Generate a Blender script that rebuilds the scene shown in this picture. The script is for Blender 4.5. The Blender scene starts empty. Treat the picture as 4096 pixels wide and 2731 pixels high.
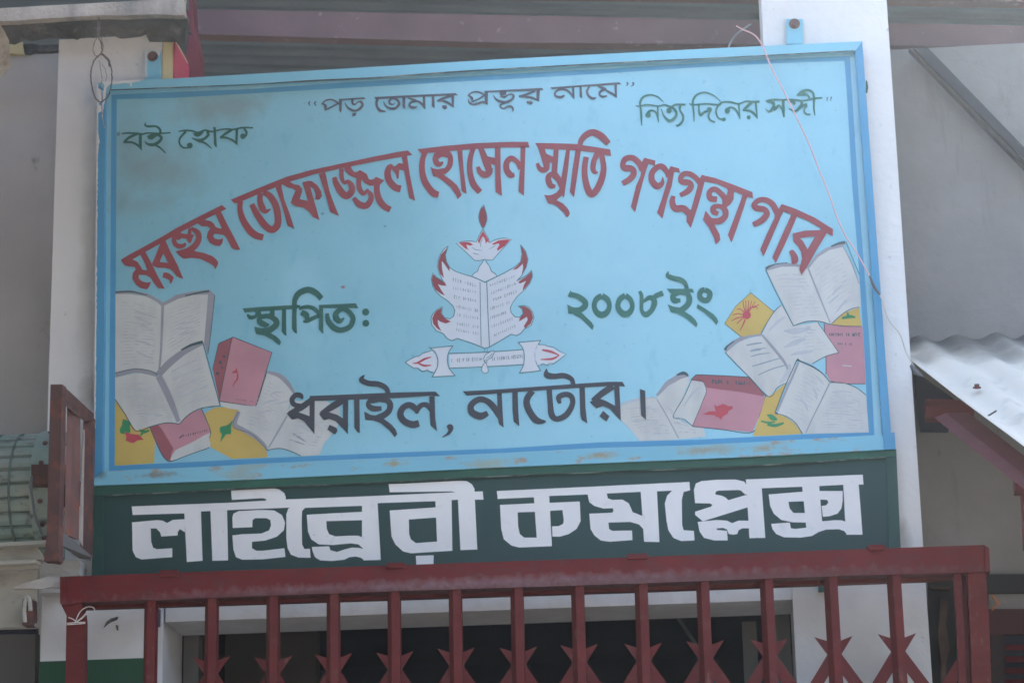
import bpy, bmesh, math, random
from mathutils import Vector, Matrix
random.seed(7)
S = bpy.context.scene
COL = S.collection
# ------------------------------------------------------------------ camera
F, PW, PH = 10100.0, 4096, 2731
CAMZ = 1.6
def _cam(pitch, roll, yaw):
    p, r, y = map(math.radians, (pitch, roll, yaw))
    fwd = Vector((-math.sin(y)*math.cos(p), math.cos(y)*math.cos(p), math.sin(p)))
    r0 = Vector((math.cos(y), math.sin(y), 0)); u0 = r0.cross(fwd)
    return math.cos(r)*r0 - math.sin(r)*u0, math.sin(r)*r0 + math.cos(r)*u0, fwd
CR, CU, CF = _cam(16, 1.26, 4.5)
cd = bpy.data.cameras.new('camera'); cam = bpy.data.objects.new('camera', cd); COL.objects.link(cam)
m = Matrix((CR, CU, -CF)).transposed().to_4x4(); m.translation = (0, 0, CAMZ); cam.matrix_world = m
cd.sensor_width = 22.3; cd.lens = 22.3*F/PW; cd.clip_end = 500; cd.clip_start = .05
cd.dof.use_dof = True; cd.dof.focus_distance = 5.85; cd.dof.aperture_fstop = 5.6
S.camera = cam
# ------------------------------------------------------------------ light
SUN_EL, SUN_AZ = 34.0, 16.0            # azimuth from +Y (behind the facade) towards +X
w = bpy.data.worlds.new('World'); S.world = w; w.use_nodes = True
nt = w.node_tree; bg = nt.nodes['Background']
sky = nt.nodes.new('ShaderNodeTexSky'); sky.sky_type = 'NISHITA'; sky.sun_disc = False
sky.sun_elevation = math.radians(SUN_EL); sky.sun_rotation = math.radians(SUN_AZ)
sky.air_density = 1.0; sky.dust_density = 6.0; sky.ozone_density = 0.4
nt.links.new(sky.outputs[0], bg.inputs[0]); bg.inputs[1].default_value = 0.15
ld = bpy.data.lights.new('sun', 'SUN'); ld.energy = 3.0; ld.angle = math.radians(.5); ld.color = (1, .95, .88)
sun = bpy.data.objects.new('sun', ld); COL.objects.link(sun)
sd = Vector((math.sin(math.radians(SUN_AZ))*math.cos(math.radians(SUN_EL)), math.cos(math.radians(SUN_AZ))*math.cos(math.radians(SUN_EL)), math.sin(math.radians(SUN_EL))))
sun.rotation_euler = sd.to_track_quat('Z', 'Y').to_euler(); sun.location = (0, 0, 20)
S.view_settings.view_transform = 'Standard'; S.view_settings.look = 'None'
S.view_settings.exposure = 2.53; S.view_settings.gamma = 1
S.render.engine = 'CYCLES'; S.cycles.max_bounces = 8; S.cycles.diffuse_bounces = 5
# ------------------------------------------------------------------ helpers
def ray(x, y):
    return CF*F + CR*(x-PW/2) - CU*(y-PH/2)
def at(x, y, Y):
    d = ray(x, y); p = d*(Y/d.y); p.z += CAMZ; return p
def on_plane(x, y, P, N):
    d = ray(x, y); o = Vector((0, 0, CAMZ)); return o + d*((P-o).dot(N)/d.dot(N))
def srgb(r, g, b):
    f = lambda c: c/12.92 if c <= .04045 else ((c+.055)/1.055)**2.4
    return (f(r/255), f(g/255), f(b/255), 1)
def mat(name, col, rough=.6, var=.10, scale=6, metal=0, spec=.4, stains=(), bump=0, bscale=40, coat=0, spots=(), crough=.12):
    """procedural paint / plaster / metal: base colour with soft mottling and noise-masked stains"""
    M = bpy.data.materials.new(name); M.use_nodes = True; t = M.node_tree; N = t.nodes; L = t.links
    b = N['Principled BSDF']; b.inputs['Roughness'].default_value = rough; b.inputs['Metallic'].default_value = metal
    b.inputs['Specular IOR Level'].default_value = spec; b.inputs['Coat Weight'].default_value = coat
    geo = N.new('ShaderNodeNewGeometry')
    n1 = N.new('ShaderNodeTexNoise'); n1.inputs['Scale'].default_value = scale; n1.inputs['Detail'].default_value = 6
    L.new(geo.outputs['Position'], n1.inputs['Vector'])
    mr = N.new('ShaderNodeMapRange'); mr.inputs[1].default_value = .3; mr.inputs[2].default_value = .7
    mr.inputs[3].default_value = 1-var; mr.inputs[4].default_value = 1+var
    L.new(n1.outputs['Fac'], mr.inputs[0])
    vm = N.new('ShaderNodeVectorMath'); vm.operation = 'SCALE'; vm.inputs[0].default_value = col[:3]
    L.new(mr.outputs[0], vm.inputs['Scale']); out = vm.outputs[0]
    for k, (sc, lo, hi, scol, amt, stretch) in enumerate(stains):
        mp = N.new('ShaderNodeMapping'); mp.inputs['Scale'].default_value = stretch; mp.inputs['Location'].default_value = (k*3.1+1, k*1.7, k*2.3)
        L.new(geo.outputs['Position'], mp.inputs[0])
        n = N.new('ShaderNodeTexNoise'); n.inputs['Scale'].default_value = sc; n.inputs['Detail'].default_value = 8; n.inputs['Roughness'].default_value = .62
        L.new(mp.outputs[0], n.inputs['Vector'])
        r = N.new('ShaderNodeMapRange'); r.inputs[1].default_value = lo; r.inputs[2].default_value = hi; r.inputs[3].default_value = 0; r.inputs[4].default_value = amt
        L.new(n.outputs['Fac'], r.inputs[0])
        mx = N.new('ShaderNodeMix'); mx.data_type = 'RGBA'; L.new(r.outputs[0], mx.inputs[0]); L.new(out, mx.inputs[6]); mx.inputs[7].default_value = scol
        out = mx.outputs[2]
    for pos, rad, scol, amt, nsc in spots:      # one soft-edged patch, broken up by noise
        sub = N.new('ShaderNodeVectorMath'); sub.operation = 'SUBTRACT'; L.new(geo.outputs['Position'], sub.inputs[0]); sub.inputs[1].default_value = pos
        dv = N.new('ShaderNodeVectorMath'); dv.operation = 'DIVIDE'; L.new(sub.outputs[0], dv.inputs[0]); dv.inputs[1].default_value = (rad[0], 1, rad[1])
        ln = N.new('ShaderNodeVectorMath'); ln.operation = 'LENGTH'; L.new(dv.outputs[0], ln.inputs[0])
        n = N.new('ShaderNodeTexNoise'); n.inputs['Scale'].default_value = nsc; n.inputs['Detail'].default_value = 6; L.new(geo.outputs['Position'], n.inputs['Vector'])
        ad = N.new('ShaderNodeMath'); ad.operation = 'MULTIPLY_ADD'; L.new(n.outputs['Fac'], ad.inputs[0]); ad.inputs[1].default_value = 1.6; L.new(ln.outputs['Value'], ad.inputs[2])
        r = N.new('ShaderNodeMapRange'); r.inputs[1].default_value = 1.0; r.inputs[2].default_value = 1.8; r.inputs[3].default_value = amt; r.inputs[4].default_value = 0
        L.new(ad.outputs[0], r.inputs[0])
        mx = N.new('ShaderNodeMix'); mx.data_type = 'RGBA'; L.new(r.outputs[0], mx.inputs[0]); L.new(out, mx.inputs[6]); mx.inputs[7].default_value = scol; out = mx.outputs[2]
    b.inputs['Coat Roughness'].default_value = crough
    L.new(out, b.inputs['Base Color'])
    if bump:
        n = N.new('ShaderNodeTexNoise'); n.inputs['Scale'].default_value = bscale; n.inputs['Detail'].default_value = 5
        L.new(geo.outputs['Position'], n.inputs['Vector'])
        bp = N.new('ShaderNodeBump'); bp.inputs['Strength'].default_value = bump; bp.inputs['Distance'].default_value = .01
        L.new(n.outputs['Fac'], bp.inputs['Height']); L.new(bp.outputs[0], b.inputs['Normal'])
    return M
def tag(o, label=None, cat=None, group=None, kind=None):
    if label: o['label'] = label
    if cat: o['category'] = cat
    if group: o['group'] = group
    if kind: o['kind'] = kind
    return o
def thing(name, loc, label, cat, group=None):
    o = bpy.data.objects.new(name, None); o.empty_display_size = .1; COL.objects.link(o); o.location = loc
    return tag(o, label, cat, group)
def wloc(o):
    v = Vector((0, 0, 0))
    while o: v += o.location; o = o.parent
    return v
def build(name, verts, faces, mats, parent=None, midx=None, smooth=False):
    """one mesh object from world-space verts; hangs under parent when given"""
    off = wloc(parent) if parent else Vector((0, 0, 0))
    me = bpy.data.meshes.new(name); me.from_pydata([tuple(Vector(v)-off) for v in verts], [], faces)
    for mm in (mats if isinstance(mats, (list, tuple)) else [mats]): me.materials.append(mm)
    if midx: me.polygons.foreach_set('material_index', midx)
    if smooth: me.polygons.foreach_set('use_smooth', [True]*len(me.polygons))
    me.update(); o = bpy.data.objects.new(name, me); COL.objects.link(o)
    if parent: o.parent = parent
    return o
class MB:
    def __init__(s): s.v = []; s.f = []; s.m = []
    def quad(s, a, b, c, d, mi=0):
        n = len(s.v); s.v += [a, b, c, d]; s.f.append((n, n+1, n+2, n+3)); s.m.append(mi)
    def box(s, x0, x1, y0, y1, z0, z1, mi=0):
        n = len(s.v); s.v += [Vector(p) for p in ((x0,y0,z0),(x1,y0,z0),(x1,y1,z0),(x0,y1,z0),(x0,y0,z1),(x1,y0,z1),(x1,y1,z1),(x0,y1,z1))]
        for f in ((0,1,5,4),(1,2,6,5),(2,3,7,6),(3,0,4,7),(4,5,6,7),(3,2,1,0)): s.f.append(tuple(n+i for i in f)); s.m.append(mi)
    def prism(s, front, vec, mi=0):
        """front: polygon of points; vec: extrusion"""
        n = len(s.v); k = len(front); vec = Vector(vec); s.v += [Vector(p) for p in front]+[Vector(p)+vec for p in front]
        s.f.append(tuple(range(n, n+k))); s.m.append(mi); s.f.append(tuple(range(n+2*k-1, n+k-1, -1))); s.m.append(mi)
        for i in range(k): j = (i+1) % k; s.f.append((n+j, n+i, n+k+i, n+k+j)); s.m.append(mi)
    def bar(s, a, b, w, h, side=Vector((1,0,0)), mi=0):
        a, b = Vector(a), Vector(b); d = (b-a).normalized(); sx = (side - d*side.dot(d)).normalized(); sz = d.cross(sx)
        c = [a+sx*w*i+sz*h*j for i, j in ((-.5,-.5),(.5,-.5),(.5,.5),(-.5,.5))]
        s.prism(c, b-a, mi)
    def tube(s, pts, r, n=8, mi=0):
        pts = [Vector(p) for p in pts]; k = len(s.v); up = Vector((.13, .97, .2))
        for i, p in enumerate(pts):
            d = (pts[min(i+1, len(pts)-1)]-pts[max(i-1, 0)]).normalized(); a = d.cross(up).normalized(); b = d.cross(a)
            rr = r[i] if isinstance(r, (list, tuple)) else r
            s.v += [p+a*rr*math.cos(2*math.pi*j/n)+b*rr*math.sin(2*math.pi*j/n) for j in range(n)]
        for i in range(len(pts)-1):
            for j in range(n): s.f.append((k+i*n+j, k+i*n+(j+1) % n, k+(i+1)*n+(j+1) % n, k+(i+1)*n+j)); s.m.append(mi)
        s.f.append(tuple(k+j for j in range(n))); s.m.append(mi); e = k+(len(pts)-1)*n; s.f.append(tuple(e+n-1-j for j in range(n))); s.m.append(mi)
    def disc(s, c, axis, r, h, n=14, mi=0):
        axis = Vector(axis).normalized(); a = axis.cross(Vector((.3, .2, .9))).normalized(); b = axis.cross(a); c = Vector(c)
        s.prism([c+a*r*math.cos(2*math.pi*i/n)+b*r*math.sin(2*math.pi*i/n) for i in range(n)], axis*h, mi)
    def build(s, name, mats, parent=None, smooth=False):
        return build(name, s.v, s.f, mats, parent, s.m, smooth)
def spline(P, n=7):
    """Catmull-Rom through tuples"""
    if len(P) < 3: return P
    out = []; Q = [P[0]]+list(P)+[P[-1]]
    for i in range(1, len(Q)-2):
        for k in range(n):
            t = k/n; out.append(tuple(.5*((2*b)+(c-a)*t+(2*a-5*b+4*c-d)*t*t+(3*b-a-3*c+d)*t**3) for a, b, c, d in zip(Q[i-1], Q[i], Q[i+1], Q[i+2])))
    out.append(P[-1]); return out
def paint(name, parent, text, colours, Y, step=.00004, wrap=0, label=None, base=.0003):
    """brush strokes and filled shapes of thin paint on the vertical board plane Y.
    lines:  @ ox oy scale | s/l x,y,w ... stroke (smooth/straight) | p/P polygon (straight/smooth) | o x,y,r | t x0,y0,x1,y1,n,h,w ticks | # colour"""
    mb = MB(); ox = oy = 0; sc = 1; mi = 0; k = 0; names = list(colours)
    def pt(x, y, off): return at(ox+x/sc, oy+y/sc, Y-off)
    for line in text.strip().split('\n'):
        line = line.strip()
        if not line: continue
        c, rest = line[0], line[1:].strip()
        if c == '@': ox, oy, sc = map(float, rest.split()); continue
        if c == '#': mi = names.index(rest); continue
        k += 1; off = base+step*((k % wrap) if wrap else k)
        if c in 'sl':
            P = []; wd = 10
            for q in rest.split():
                q = [float(a) for a in q.split(',')]
                if len(q) > 2: wd = q[2]
                P.append((q[0], q[1], wd))
            if c == 's': P = spline(P)
            n = len(mb.v)
            for i, (x, y, wq) in enumerate(P):
                a, b = P[max(i-1, 0)], P[min(i+1, len(P)-1)]; dx, dy = b[0]-a[0], b[1]-a[1]; d = math.hypot(dx, dy) or 1
                nx, ny = -dy/d*wq/2, dx/d*wq/2; e = off+i*step*.04
                mb.v += [pt(x+nx, y+ny, e), pt(x-nx, y-ny, e)]
            for i in range(len(P)-1): mb.f.append((n+2*i, n+2*i+1, n+2*i+3, n+2*i+2)); mb.m.append(mi)
        elif c in 'pP':
            P = [tuple(float(a) for a in q.split(',')) for q in rest.split()]
            if c == 'P':
                Q = P[-2:]+P+P[:2]; Q = spline(Q, 5); P = Q[10:-10]
            n = len(mb.v); mb.v += [pt(x, y, off) for x, y in P]; mb.f.append(tuple(range(n, n+len(P)))); mb.m.append(mi)
        elif c == 'o':
            x, y, r = map(float, rest.split(',')); n = len(mb.v)
            mb.v += [pt(x+r*math.cos(a*math.pi/9), y+r*math.sin(a*math.pi/9), off) for a in range(18)]; mb.f.append(tuple(range(n, n+18))); mb.m.append(mi)
        elif c == 'h':       # rows of faint handwriting across a page quad TL TR BR BL, n rows
            q = rest.split(); (ax, ay), (bx_, by_), (cx_, cy_), (dx_, dy_) = [tuple(map(float, z.split(','))) for z in q[:4]]; nr = int(q[4]); rnd = random.Random(int(ax*3+ay))
            for i in range(nr):
                v = (i+.5)/nr; u = rnd.uniform(.03, .12)
                while u < .93:
                    u2 = min(.96, u+rnd.uniform(.12, .5)); wv = rnd.uniform(1.5, 4.5); PP = []
                    for t in range(5):
                        uu = u+(u2-u)*t/4; vv = v+rnd.uniform(-.10, .10)/nr - .25*math.sin(uu*3.1)/nr
                        PP.append((ax+(bx_-ax)*uu+((dx_+(cx_-dx_)*uu)-(ax+(bx_-ax)*uu))*vv, ay+(by_-ay)*uu+((dy_+(cy_-dy_)*uu)-(ay+(by_-ay)*uu))*vv))
                    n = len(mb.v)
                    for t, (x, y) in enumerate(PP):
                        ww = wv*(.3 if t in (0, 4) else 1)*rnd.uniform(.7, 1.3); mb.v += [pt(x, y-ww, off), pt(x, y+ww, off)]
                    for t in range(4): mb.f.append((n+2*t, n+2*t+1, n+2*t+3, n+2*t+2)); mb.m.append(mi)
                    u = u2+rnd.uniform(.02, .18)
        elif c == 't':
            x0, y0, x1, y1, cnt, h, wt = map(float, rest.split(',')); rnd = random.Random(int(x0+y0))
            for i in range(int(cnt)):
                if rnd.random() < .12: continue
                t = (i+.5)/cnt; x = x0+(x1-x0)*t; y = y0+(y1-y0)*t; hh = h*rnd.uniform(.6, 1); ww = wt*rnd.uniform(.5, 1.3); n = len(mb.v)
                mb.v += [pt(x, y-hh/2, off), pt(x+ww, y-hh/2, off), pt(x+ww, y+hh/2, off), pt(x, y+hh/2, off)]; mb.f.append((n, n+1, n+2, n+3)); mb.m.append(mi)
                if rnd.random() < .5:
                    q = rnd.choice((-.35, 0, .35))*hh; n = len(mb.v)
                    mb.v += [pt(x, y+q-ww/2, off+.00001), pt(x+ww*1.9, y+q-ww/2, off+.00001), pt(x+ww*1.9, y+q+ww/2, off+.00001), pt(x, y+q+ww/2, off+.00001)]; mb.f.append((n, n+1, n+2, n+3)); mb.m.append(mi)
    # concave polygons are triangulated so they fill exactly
    me = bpy.data.meshes.new(name); off = wloc(parent); me.from_pydata([tuple(v-off) for v in mb.v], [], mb.f); me.polygons.foreach_set('material_index', mb.m)
    bm = bmesh.new(); bm.from_mesh(me); bmesh.ops.triangulate(bm, faces=[f for f in bm.faces if len(f.verts) > 4], ngon_method='BEAUTY')
    for f in bm.faces:
        f.normal_update()
        if f.normal.y > 0: f.normal_flip()
    bm.to_mesh(me); bm.free()
    for q in names: me.materials.append(colours[q])
    o = bpy.data.objects.new(name, me); COL.objects.link(o); o.parent = parent
    if label: o['label'] = label
    return o
# ------------------------------------------------------------------ materials
GRIME = srgb(120, 112, 104); RUST = srgb(120, 70, 45)
def sp(x, y, rx, ry, col, amt, n=9): p = at(x, y, 6.705); return ((p.x, p.y, p.z), (rx*.00072, ry*.00072), col, amt, n)
M_white = mat('whitewash', (.65, .645, .64, 1), .8, .05, 3, spec=.2, stains=[(1.6, .5, .8, (.40, .39, .37, 1), .45, (1, 1, .5)), (26, .66, .72, (.25, .23, .21, 1), .5, (1, 1, 1))], bump=.25, bscale=30, spots=[sp(3450, 2640, 420, 330, (.42, .40, .36, 1), .75, 5), sp(3230, 2420, 120, 160, (.40, .37, .32, 1), .6, 9), sp(430, 2560, 300, 220, (.46, .44, .41, 1), .6, 6), sp(350, 1000, 60, 800, (.42, .40, .38, 1), .55, 7), sp(360, 1560, 60, 160, (.28, .26, .24, 1), .6, 12), sp(3620, 2150, 40, 90, (.3, .28, .26, 1), .6, 20), sp(1900, 2445, 1400, 70, (.46, .43, .39, 1), .65, 16), sp(3330, 1300, 300, 60, (.5, .5, .5, 1), .3, 9)])
M_dwhite = mat('dirty_whitewash', (.46, .44, .41, 1), .85, .10, 7, spec=.2, stains=[(6, .48, .7, (.30, .28, .25, 1), .7, (1, 1, .6)), (30, .62, .7, (.14, .12, .10, 1), .6, (1, 1, 1))], bump=.5)
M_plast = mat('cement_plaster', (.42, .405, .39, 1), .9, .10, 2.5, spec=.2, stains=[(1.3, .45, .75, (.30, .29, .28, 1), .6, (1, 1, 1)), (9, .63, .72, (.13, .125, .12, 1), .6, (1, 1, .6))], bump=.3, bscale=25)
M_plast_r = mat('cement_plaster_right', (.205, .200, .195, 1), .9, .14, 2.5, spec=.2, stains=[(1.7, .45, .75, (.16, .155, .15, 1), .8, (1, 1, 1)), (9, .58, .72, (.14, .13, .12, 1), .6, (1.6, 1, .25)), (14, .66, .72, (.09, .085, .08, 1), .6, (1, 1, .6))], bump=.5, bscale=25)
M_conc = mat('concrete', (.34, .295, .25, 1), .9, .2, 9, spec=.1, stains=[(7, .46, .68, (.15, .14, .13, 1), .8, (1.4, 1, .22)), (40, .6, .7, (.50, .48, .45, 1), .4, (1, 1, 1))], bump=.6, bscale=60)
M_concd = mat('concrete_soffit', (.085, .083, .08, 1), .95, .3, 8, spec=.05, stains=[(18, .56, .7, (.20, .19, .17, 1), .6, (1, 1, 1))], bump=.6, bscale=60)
M_yel = mat('yellow_wash', srgb(200, 185, 140), .8, .06, 8)
M_pink = mat('pink_wash', srgb(190, 70, 90), .8, .08, 8)
M_redp = mat('red_post_paint', srgb(112, 42, 54), .6, .08, 8)
M_green_wash = mat('green_wash', srgb(34, 74, 52), .8, .12, 6)
M_tin = mat('roof_tin', (.105, .14, .175, 1), .75, .14, 4, metal=.05, spec=.2, stains=[(3, .5, .75, (.13, .15, .18, 1), .6, (.4, 1, 1))])
M_purlin = mat('purlin_red_oxide', (.125, .072, .078, 1), .75, .12, 6, spec=.2, stains=[(20, .6, .7, (.4, .32, .33, 1), .4, (1, 1, 1))])
M_galv = mat('galvanised_sheet', (.82, .76, .66, 1), .5, .05, 5, metal=.15, stains=[(9, .56, .70, (.45, .43, .38, 1), .5, (1, 1, 1)), (45, .68, .74, (.35, .30, .22, 1), .4, (1, 1, 1)), (2.2, .5, .7, (.56, .55, .52, 1), .5, (1, .4, 1))], spots=[((at(3900, 1350, 7.05).x, 7.05, at(3900, 1350, 7.05).z), (3.0, .17), (.20, .18, .16, 1), .95, 5)])  # dark spot along the wall end paints in shade of the roof overhang
M_gate = mat('gate_oxide_paint', (.115, .019, .019, 1), .6, .16, 12, spec=.18, stains=[(30, .56, .72, (.16, .06, .05, 1), .5, (.5, 1, 1)), (45, .62, .68, (.20, .10, .085, 1), .6, (1, 1, .3)), (60, .64, .72, (.08, .03, .028, 1), .7, (1, 1, 1))])
M_rail = mat('gate_rail_paint', (.125, .016, .017, 1), .6, .16, 12, spec=.18, stains=[(26, .50, .62, (.10, .03, .03, 1), .6, (.6, 1, 1.4))], spots=[((at(2000, 2340, 6.5).x, 6.5, at(2000, 2340, 6.5).z), (1.15, .030), (.19, .11, .12, 1), .95, 40), ((at(1300, 2375, 6.5).x, 6.5, at(1300, 2375, 6.5).z), (.9, .016), (.09, .03, .03, 1), .8, 60), ((at(2900, 2310, 6.5).x, 6.5, at(2900, 2310, 6.5).z), (.9, .020), (.10, .04, .04, 1), .7, 70)])
M_rust = mat('rusty_steel', (.085, .040, .036, 1), .75, .25, 14, stains=[(22, .52, .66, (.19, .06, .035, 1), .7, (1, 1, 1)), (9, .6, .75, (.16, .13, .12, 1), .5, (1, 1, .5))])
M_shut = mat('shutter_green_tin', (.23, .30, .26, 1), .65, .2, 9, metal=0, spec=.2, stains=[(7, .44, .66, (.30, .28, .24, 1), .8, (1, 1, .8)), (28, .57, .68, (.07, .06, .05, 1), .8, (.4, 1, 1)), (50, .6, .68, (.10, .12, .10, 1), .7, (1, 1, 1))])
M_shutd = mat('shutter_seam_tin', (.10, .13, .115, 1), .7, .2, 20)
M_cream = mat('cream_tin', (.36, .34, .29, 1), .6, .08, 6, stains=[(8, .55, .7, (.22, .19, .15, 1), .6, (1, 1, 2)), (30, .66, .72, (.09, .07, .05, 1), .6, (1, 1, 1))])
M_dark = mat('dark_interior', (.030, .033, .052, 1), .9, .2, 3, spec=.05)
M_dark2 = mat('dark_brown_interior', (.12, .105, .095, 1), .9, .2, 3, spec=.05)
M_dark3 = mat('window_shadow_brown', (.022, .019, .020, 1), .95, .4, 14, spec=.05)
M_jamb = mat('grey_frame', (.13, .125, .12, 1), .8, .1, 6)
M_louv = mat('red_louvre', (.10, .006, .010, 1), .7, .15, 6, spec=.1)
M_wood = mat('weathered_timber', (.42, .37, .31, 1), .9, .2, 20, stains=[(30, .5, .7, (.16, .13, .11, 1), .7, (1, .3, 1))], bump=.6, bscale=70)
M_twine = mat('jute_twine', (.15, .125, .12, 1), .95, .3, 60)
M_ptwine = mat('pale_twine', (.62, .56, .50, 1), .9, .2, 60)
M_wpink = mat('pink_insulated_wire', (.62, .36, .38, 1), .5, .06, 30)
M_wcream = mat('cream_insulated_wire', (.50, .47, .42, 1), .5, .06, 30)
M_tape = mat('black_tape', (.10, .11, .12, 1), .6, .1, 30)
CHIP = (60, .60, .64, (.60, .57, .55, 1), .0, (1, 1, 1))
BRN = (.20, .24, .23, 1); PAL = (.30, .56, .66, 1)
M_board = mat('sign_blue_enamel', (.215, .47, .565, 1), .45, .05, 2.5, spec=.35, coat=.8, crough=.16, stains=[(2.2, .48, .80, (.16, .37, .46, 1), .45, (1, 1, 1)), (17, .57, .72, (.13, .36, .47, 1), .45, (1.3, 1, .6)), (6, .60, .80, (.30, .50, .58, 1), .5, (1, 1, 1)), (70, .64, .70, (.12, .28, .34, 1), .5, (1, 1, 1))],
    spots=[sp(870, 430, 260, 110, BRN, .6, 16), sp(640, 680, 230, 140, BRN, .5, 16), sp(500, 600, 120, 240, BRN, .35), sp(560, 820, 160, 60, BRN, .35), sp(1560, 860, 240, 130, (.14, .38, .47, 1), .5), sp(2900, 800, 500, 200, (.16, .42, .52, 1), .35), sp(1230, 1250, 120, 260, PAL, .5), sp(2150, 950, 1150, 700, (.285, .56, .64, 1), .55, 2.2), sp(2050, 1100, 500, 200, PAL, .25, 12), sp(1372, 1148, 12, 8, (.30, .12, .10, 1), 1, 1), sp(1290, 855, 9, 7, (.1, .2, .22, 1), 1, 1), sp(1540, 905, 8, 7, (.12, .25, .3, 1), 1, 1)])  # broad pale spot paints the brighter, veiled middle of the board, with uneven fading
M_frameL = mat('frame_light_blue', (.19, .46, .57, 1), .45, .05, 5, stains=[(12, .64, .76, (.34, .31, .22, 1), .35, (.6, 1, 1))])
M_frameD = mat('frame_mid_blue', (.065, .26, .44, 1), .45, .06, 5, stains=[(9, .66, .72, (.5, .5, .5, 1), .25, (1, 1, .3))])
M_frameB = mat('frame_rust_blue', (.185, .445, .56, 1), .5, .05, 5, stains=[(10, .55, .66, (.32, .30, .20, 1), .55, (.5, 1, 1)), (38, .57, .66, (.33, .20, .09, 1), .7, (.45, 1, 1))], spots=[sp(2820, 1806, 150, 26, (.31, .24, .12, 1), .75, 55), sp(2400, 1830, 90, 16, (.30, .25, .14, 1), .8, 60), sp(1960, 1860, 120, 22, (.30, .32, .22, 1), .6, 60), sp(640, 1905, 90, 14, (.20, .17, .12, 1), .8, 60), sp(1580, 1862, 50, 14, (.33, .26, .12, 1), .8, 60), sp(3050, 1800, 60, 16, (.30, .25, .13, 1), .7, 60), sp(410, 1905, 30, 26, (.10, .12, .12, 1), .7, 40)])
M_border = mat('border_blue_paint', (.07, .28, .47, 1), .45, .05, 6)
M_green = mat('name_board_green', (.011, .044, .040, 1), .5, .12, 3, stains=[(2.5, .5, .75, (.02, .065, .062, 1), .6, (1, 1, 1))])
M_greenf = mat('name_board_frame_green', (.016, .085, .058, 1), .5, .15, 5, stains=[(14, .55, .7, (.02, .2, .11, 1), .5, (.3, 1, 1)), (22, .62, .7, (.06, .05, .04, 1), .6, (.5, 1, 1))])
P_white = mat('paint_white', (.70, .69, .685, 1), .5, .05, 6, stains=[(20, .60, .74, (.45, .46, .47, 1), .5, (1, 1, 1)), (75, .66, .70, (.12, .16, .15, 1), .7, (1, 1, 1)), (4, .5, .75, (.55, .56, .57, 1), .5, (1, 1, .4))])
P_slate = mat('paint_slate', (.080, .082, .105, 1), .5, .08, 12)
P_dslate = mat('paint_dark_slate', (.042, .046, .058, 1), .5, .08, 12)
P_red = mat('paint_red', (.255, .052, .062, 1), .45, .07, 8)
P_brt = mat('paint_bright_red', (.42, .055, .075, 1), .45, .07, 8)
P_grn = mat('paint_green', (.035, .15, .12, 1), .5, .10, 8)
P_dgrn = mat('paint_dark_green', (.022, .105, .085, 1), .5, .10, 8)
P_page = mat('paint_page_white', (.50, .51, .49, 1), .5, .06, 12, stains=[(14, .50, .72, (.36, .38, .38, 1), .6, (1, 1, .35))])
P_grey = mat('paint_page_grey', (.27, .27, .30, 1), .5, .08, 16)
P_lgrey = mat('paint_light_grey', (.40, .42, .45, 1), .5, .08, 16)
P_dk = mat('paint_outline', (.045, .085, .10, 1), .5, .08, 16)
P_pink = mat('paint_book_pink', (.42, .20, .235, 1), .5, .10, 9)
P_rose = mat('paint_book_rose', (.27, .085, .10, 1), .5, .10, 9)
P_yel = mat('paint_yellow', (.50, .36, .095, 1), .5, .07, 9)
P_leaf = mat('paint_leaf', (.03, .22, .09, 1), .5, .1, 9)
P_em = mat('paint_emblem_white', (.54, .58, .63, 1), .5, .04, 12)
P_emo = mat('paint_emblem_outline', (.06, .17, .20, 1), .5, .08, 16)
P_tick = mat('paint_tick_grey', (.23, .28, .32, 1), .5, .08, 16)
# ------------------------------------------------------------------ ground
YF = 6.74                                   # front of the pillars
me = MB(); me.quad(Vector((-24, -24, 0)), Vector((24, -24, 0)), Vector((24, 24, 0)), Vector((-24, 24, 0)))
g = me.build('ground', mat('packed_earth', (.30, .27, .235, 1), .95, .2, 1.5)); tag(g, kind='structure')
# ------------------------------------------------------------------ the building
XL0, XL1 = at(232, 300, YF).x, at(691, 250, YF).x
XR0, XR1 = at(3054, 176, YF).x, at(3600, 800, YF).x
ZLT = at(450, 148, YF).z
bld = thing('library_building', (-.6, YF, 0), 'white washed library front with two pillars, door opening and tin roof', 'building')
ZL = at(1900, 2441, YF).z
b = MB(); b.box(XL0, XL1-.032, YF, YF+.25, 0, ZLT); b.box(XL1-.0315, XL1, YF, YF+.25, 0, ZL+.629); lp = b.build('pillar', M_white, bld); tag(lp, 'left white pillar behind the sign')
b = MB(); b.box(XL1-.030, XL1, YF+.001, YF+.25, ZL+.63, ZLT-.006)
b.v = [Vector((v.x, v.y, v.z)) for v in b.v]; o = b.build('yellow_edge', M_yel, lp); tag(o, 'yellow painted pillar edge')
b = MB(); b.box(XL1+.0005, XL1+.004, YF+.004, YF+.25, ZL+.63, ZLT-.02); o = b.build('pink_reveal', M_pink, lp); tag(o, 'pink painted side of the pillar')
b = MB(); b.box(XR0, XR1, YF, YF+.25, 0, 5.28); rp = b.build('pillar', M_white, bld); tag(rp, 'right white pillar behind the sign')
ZL = at(1900, 2441, YF).z
b = MB(); b.box(XL1+.005, XR0-.001, YF+.004, YF+.234, ZL, ZL+.62); b.build('lintel', M_white, bld)
# green dado on the left pillar
zg = at(300, 2640, YF).z
b = MB(); b.box(XL0-.002, XL1-.0335, YF-.003, YF+.1, 0, zg); o = b.build('green_dado', M_green_wash, lp)
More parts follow.
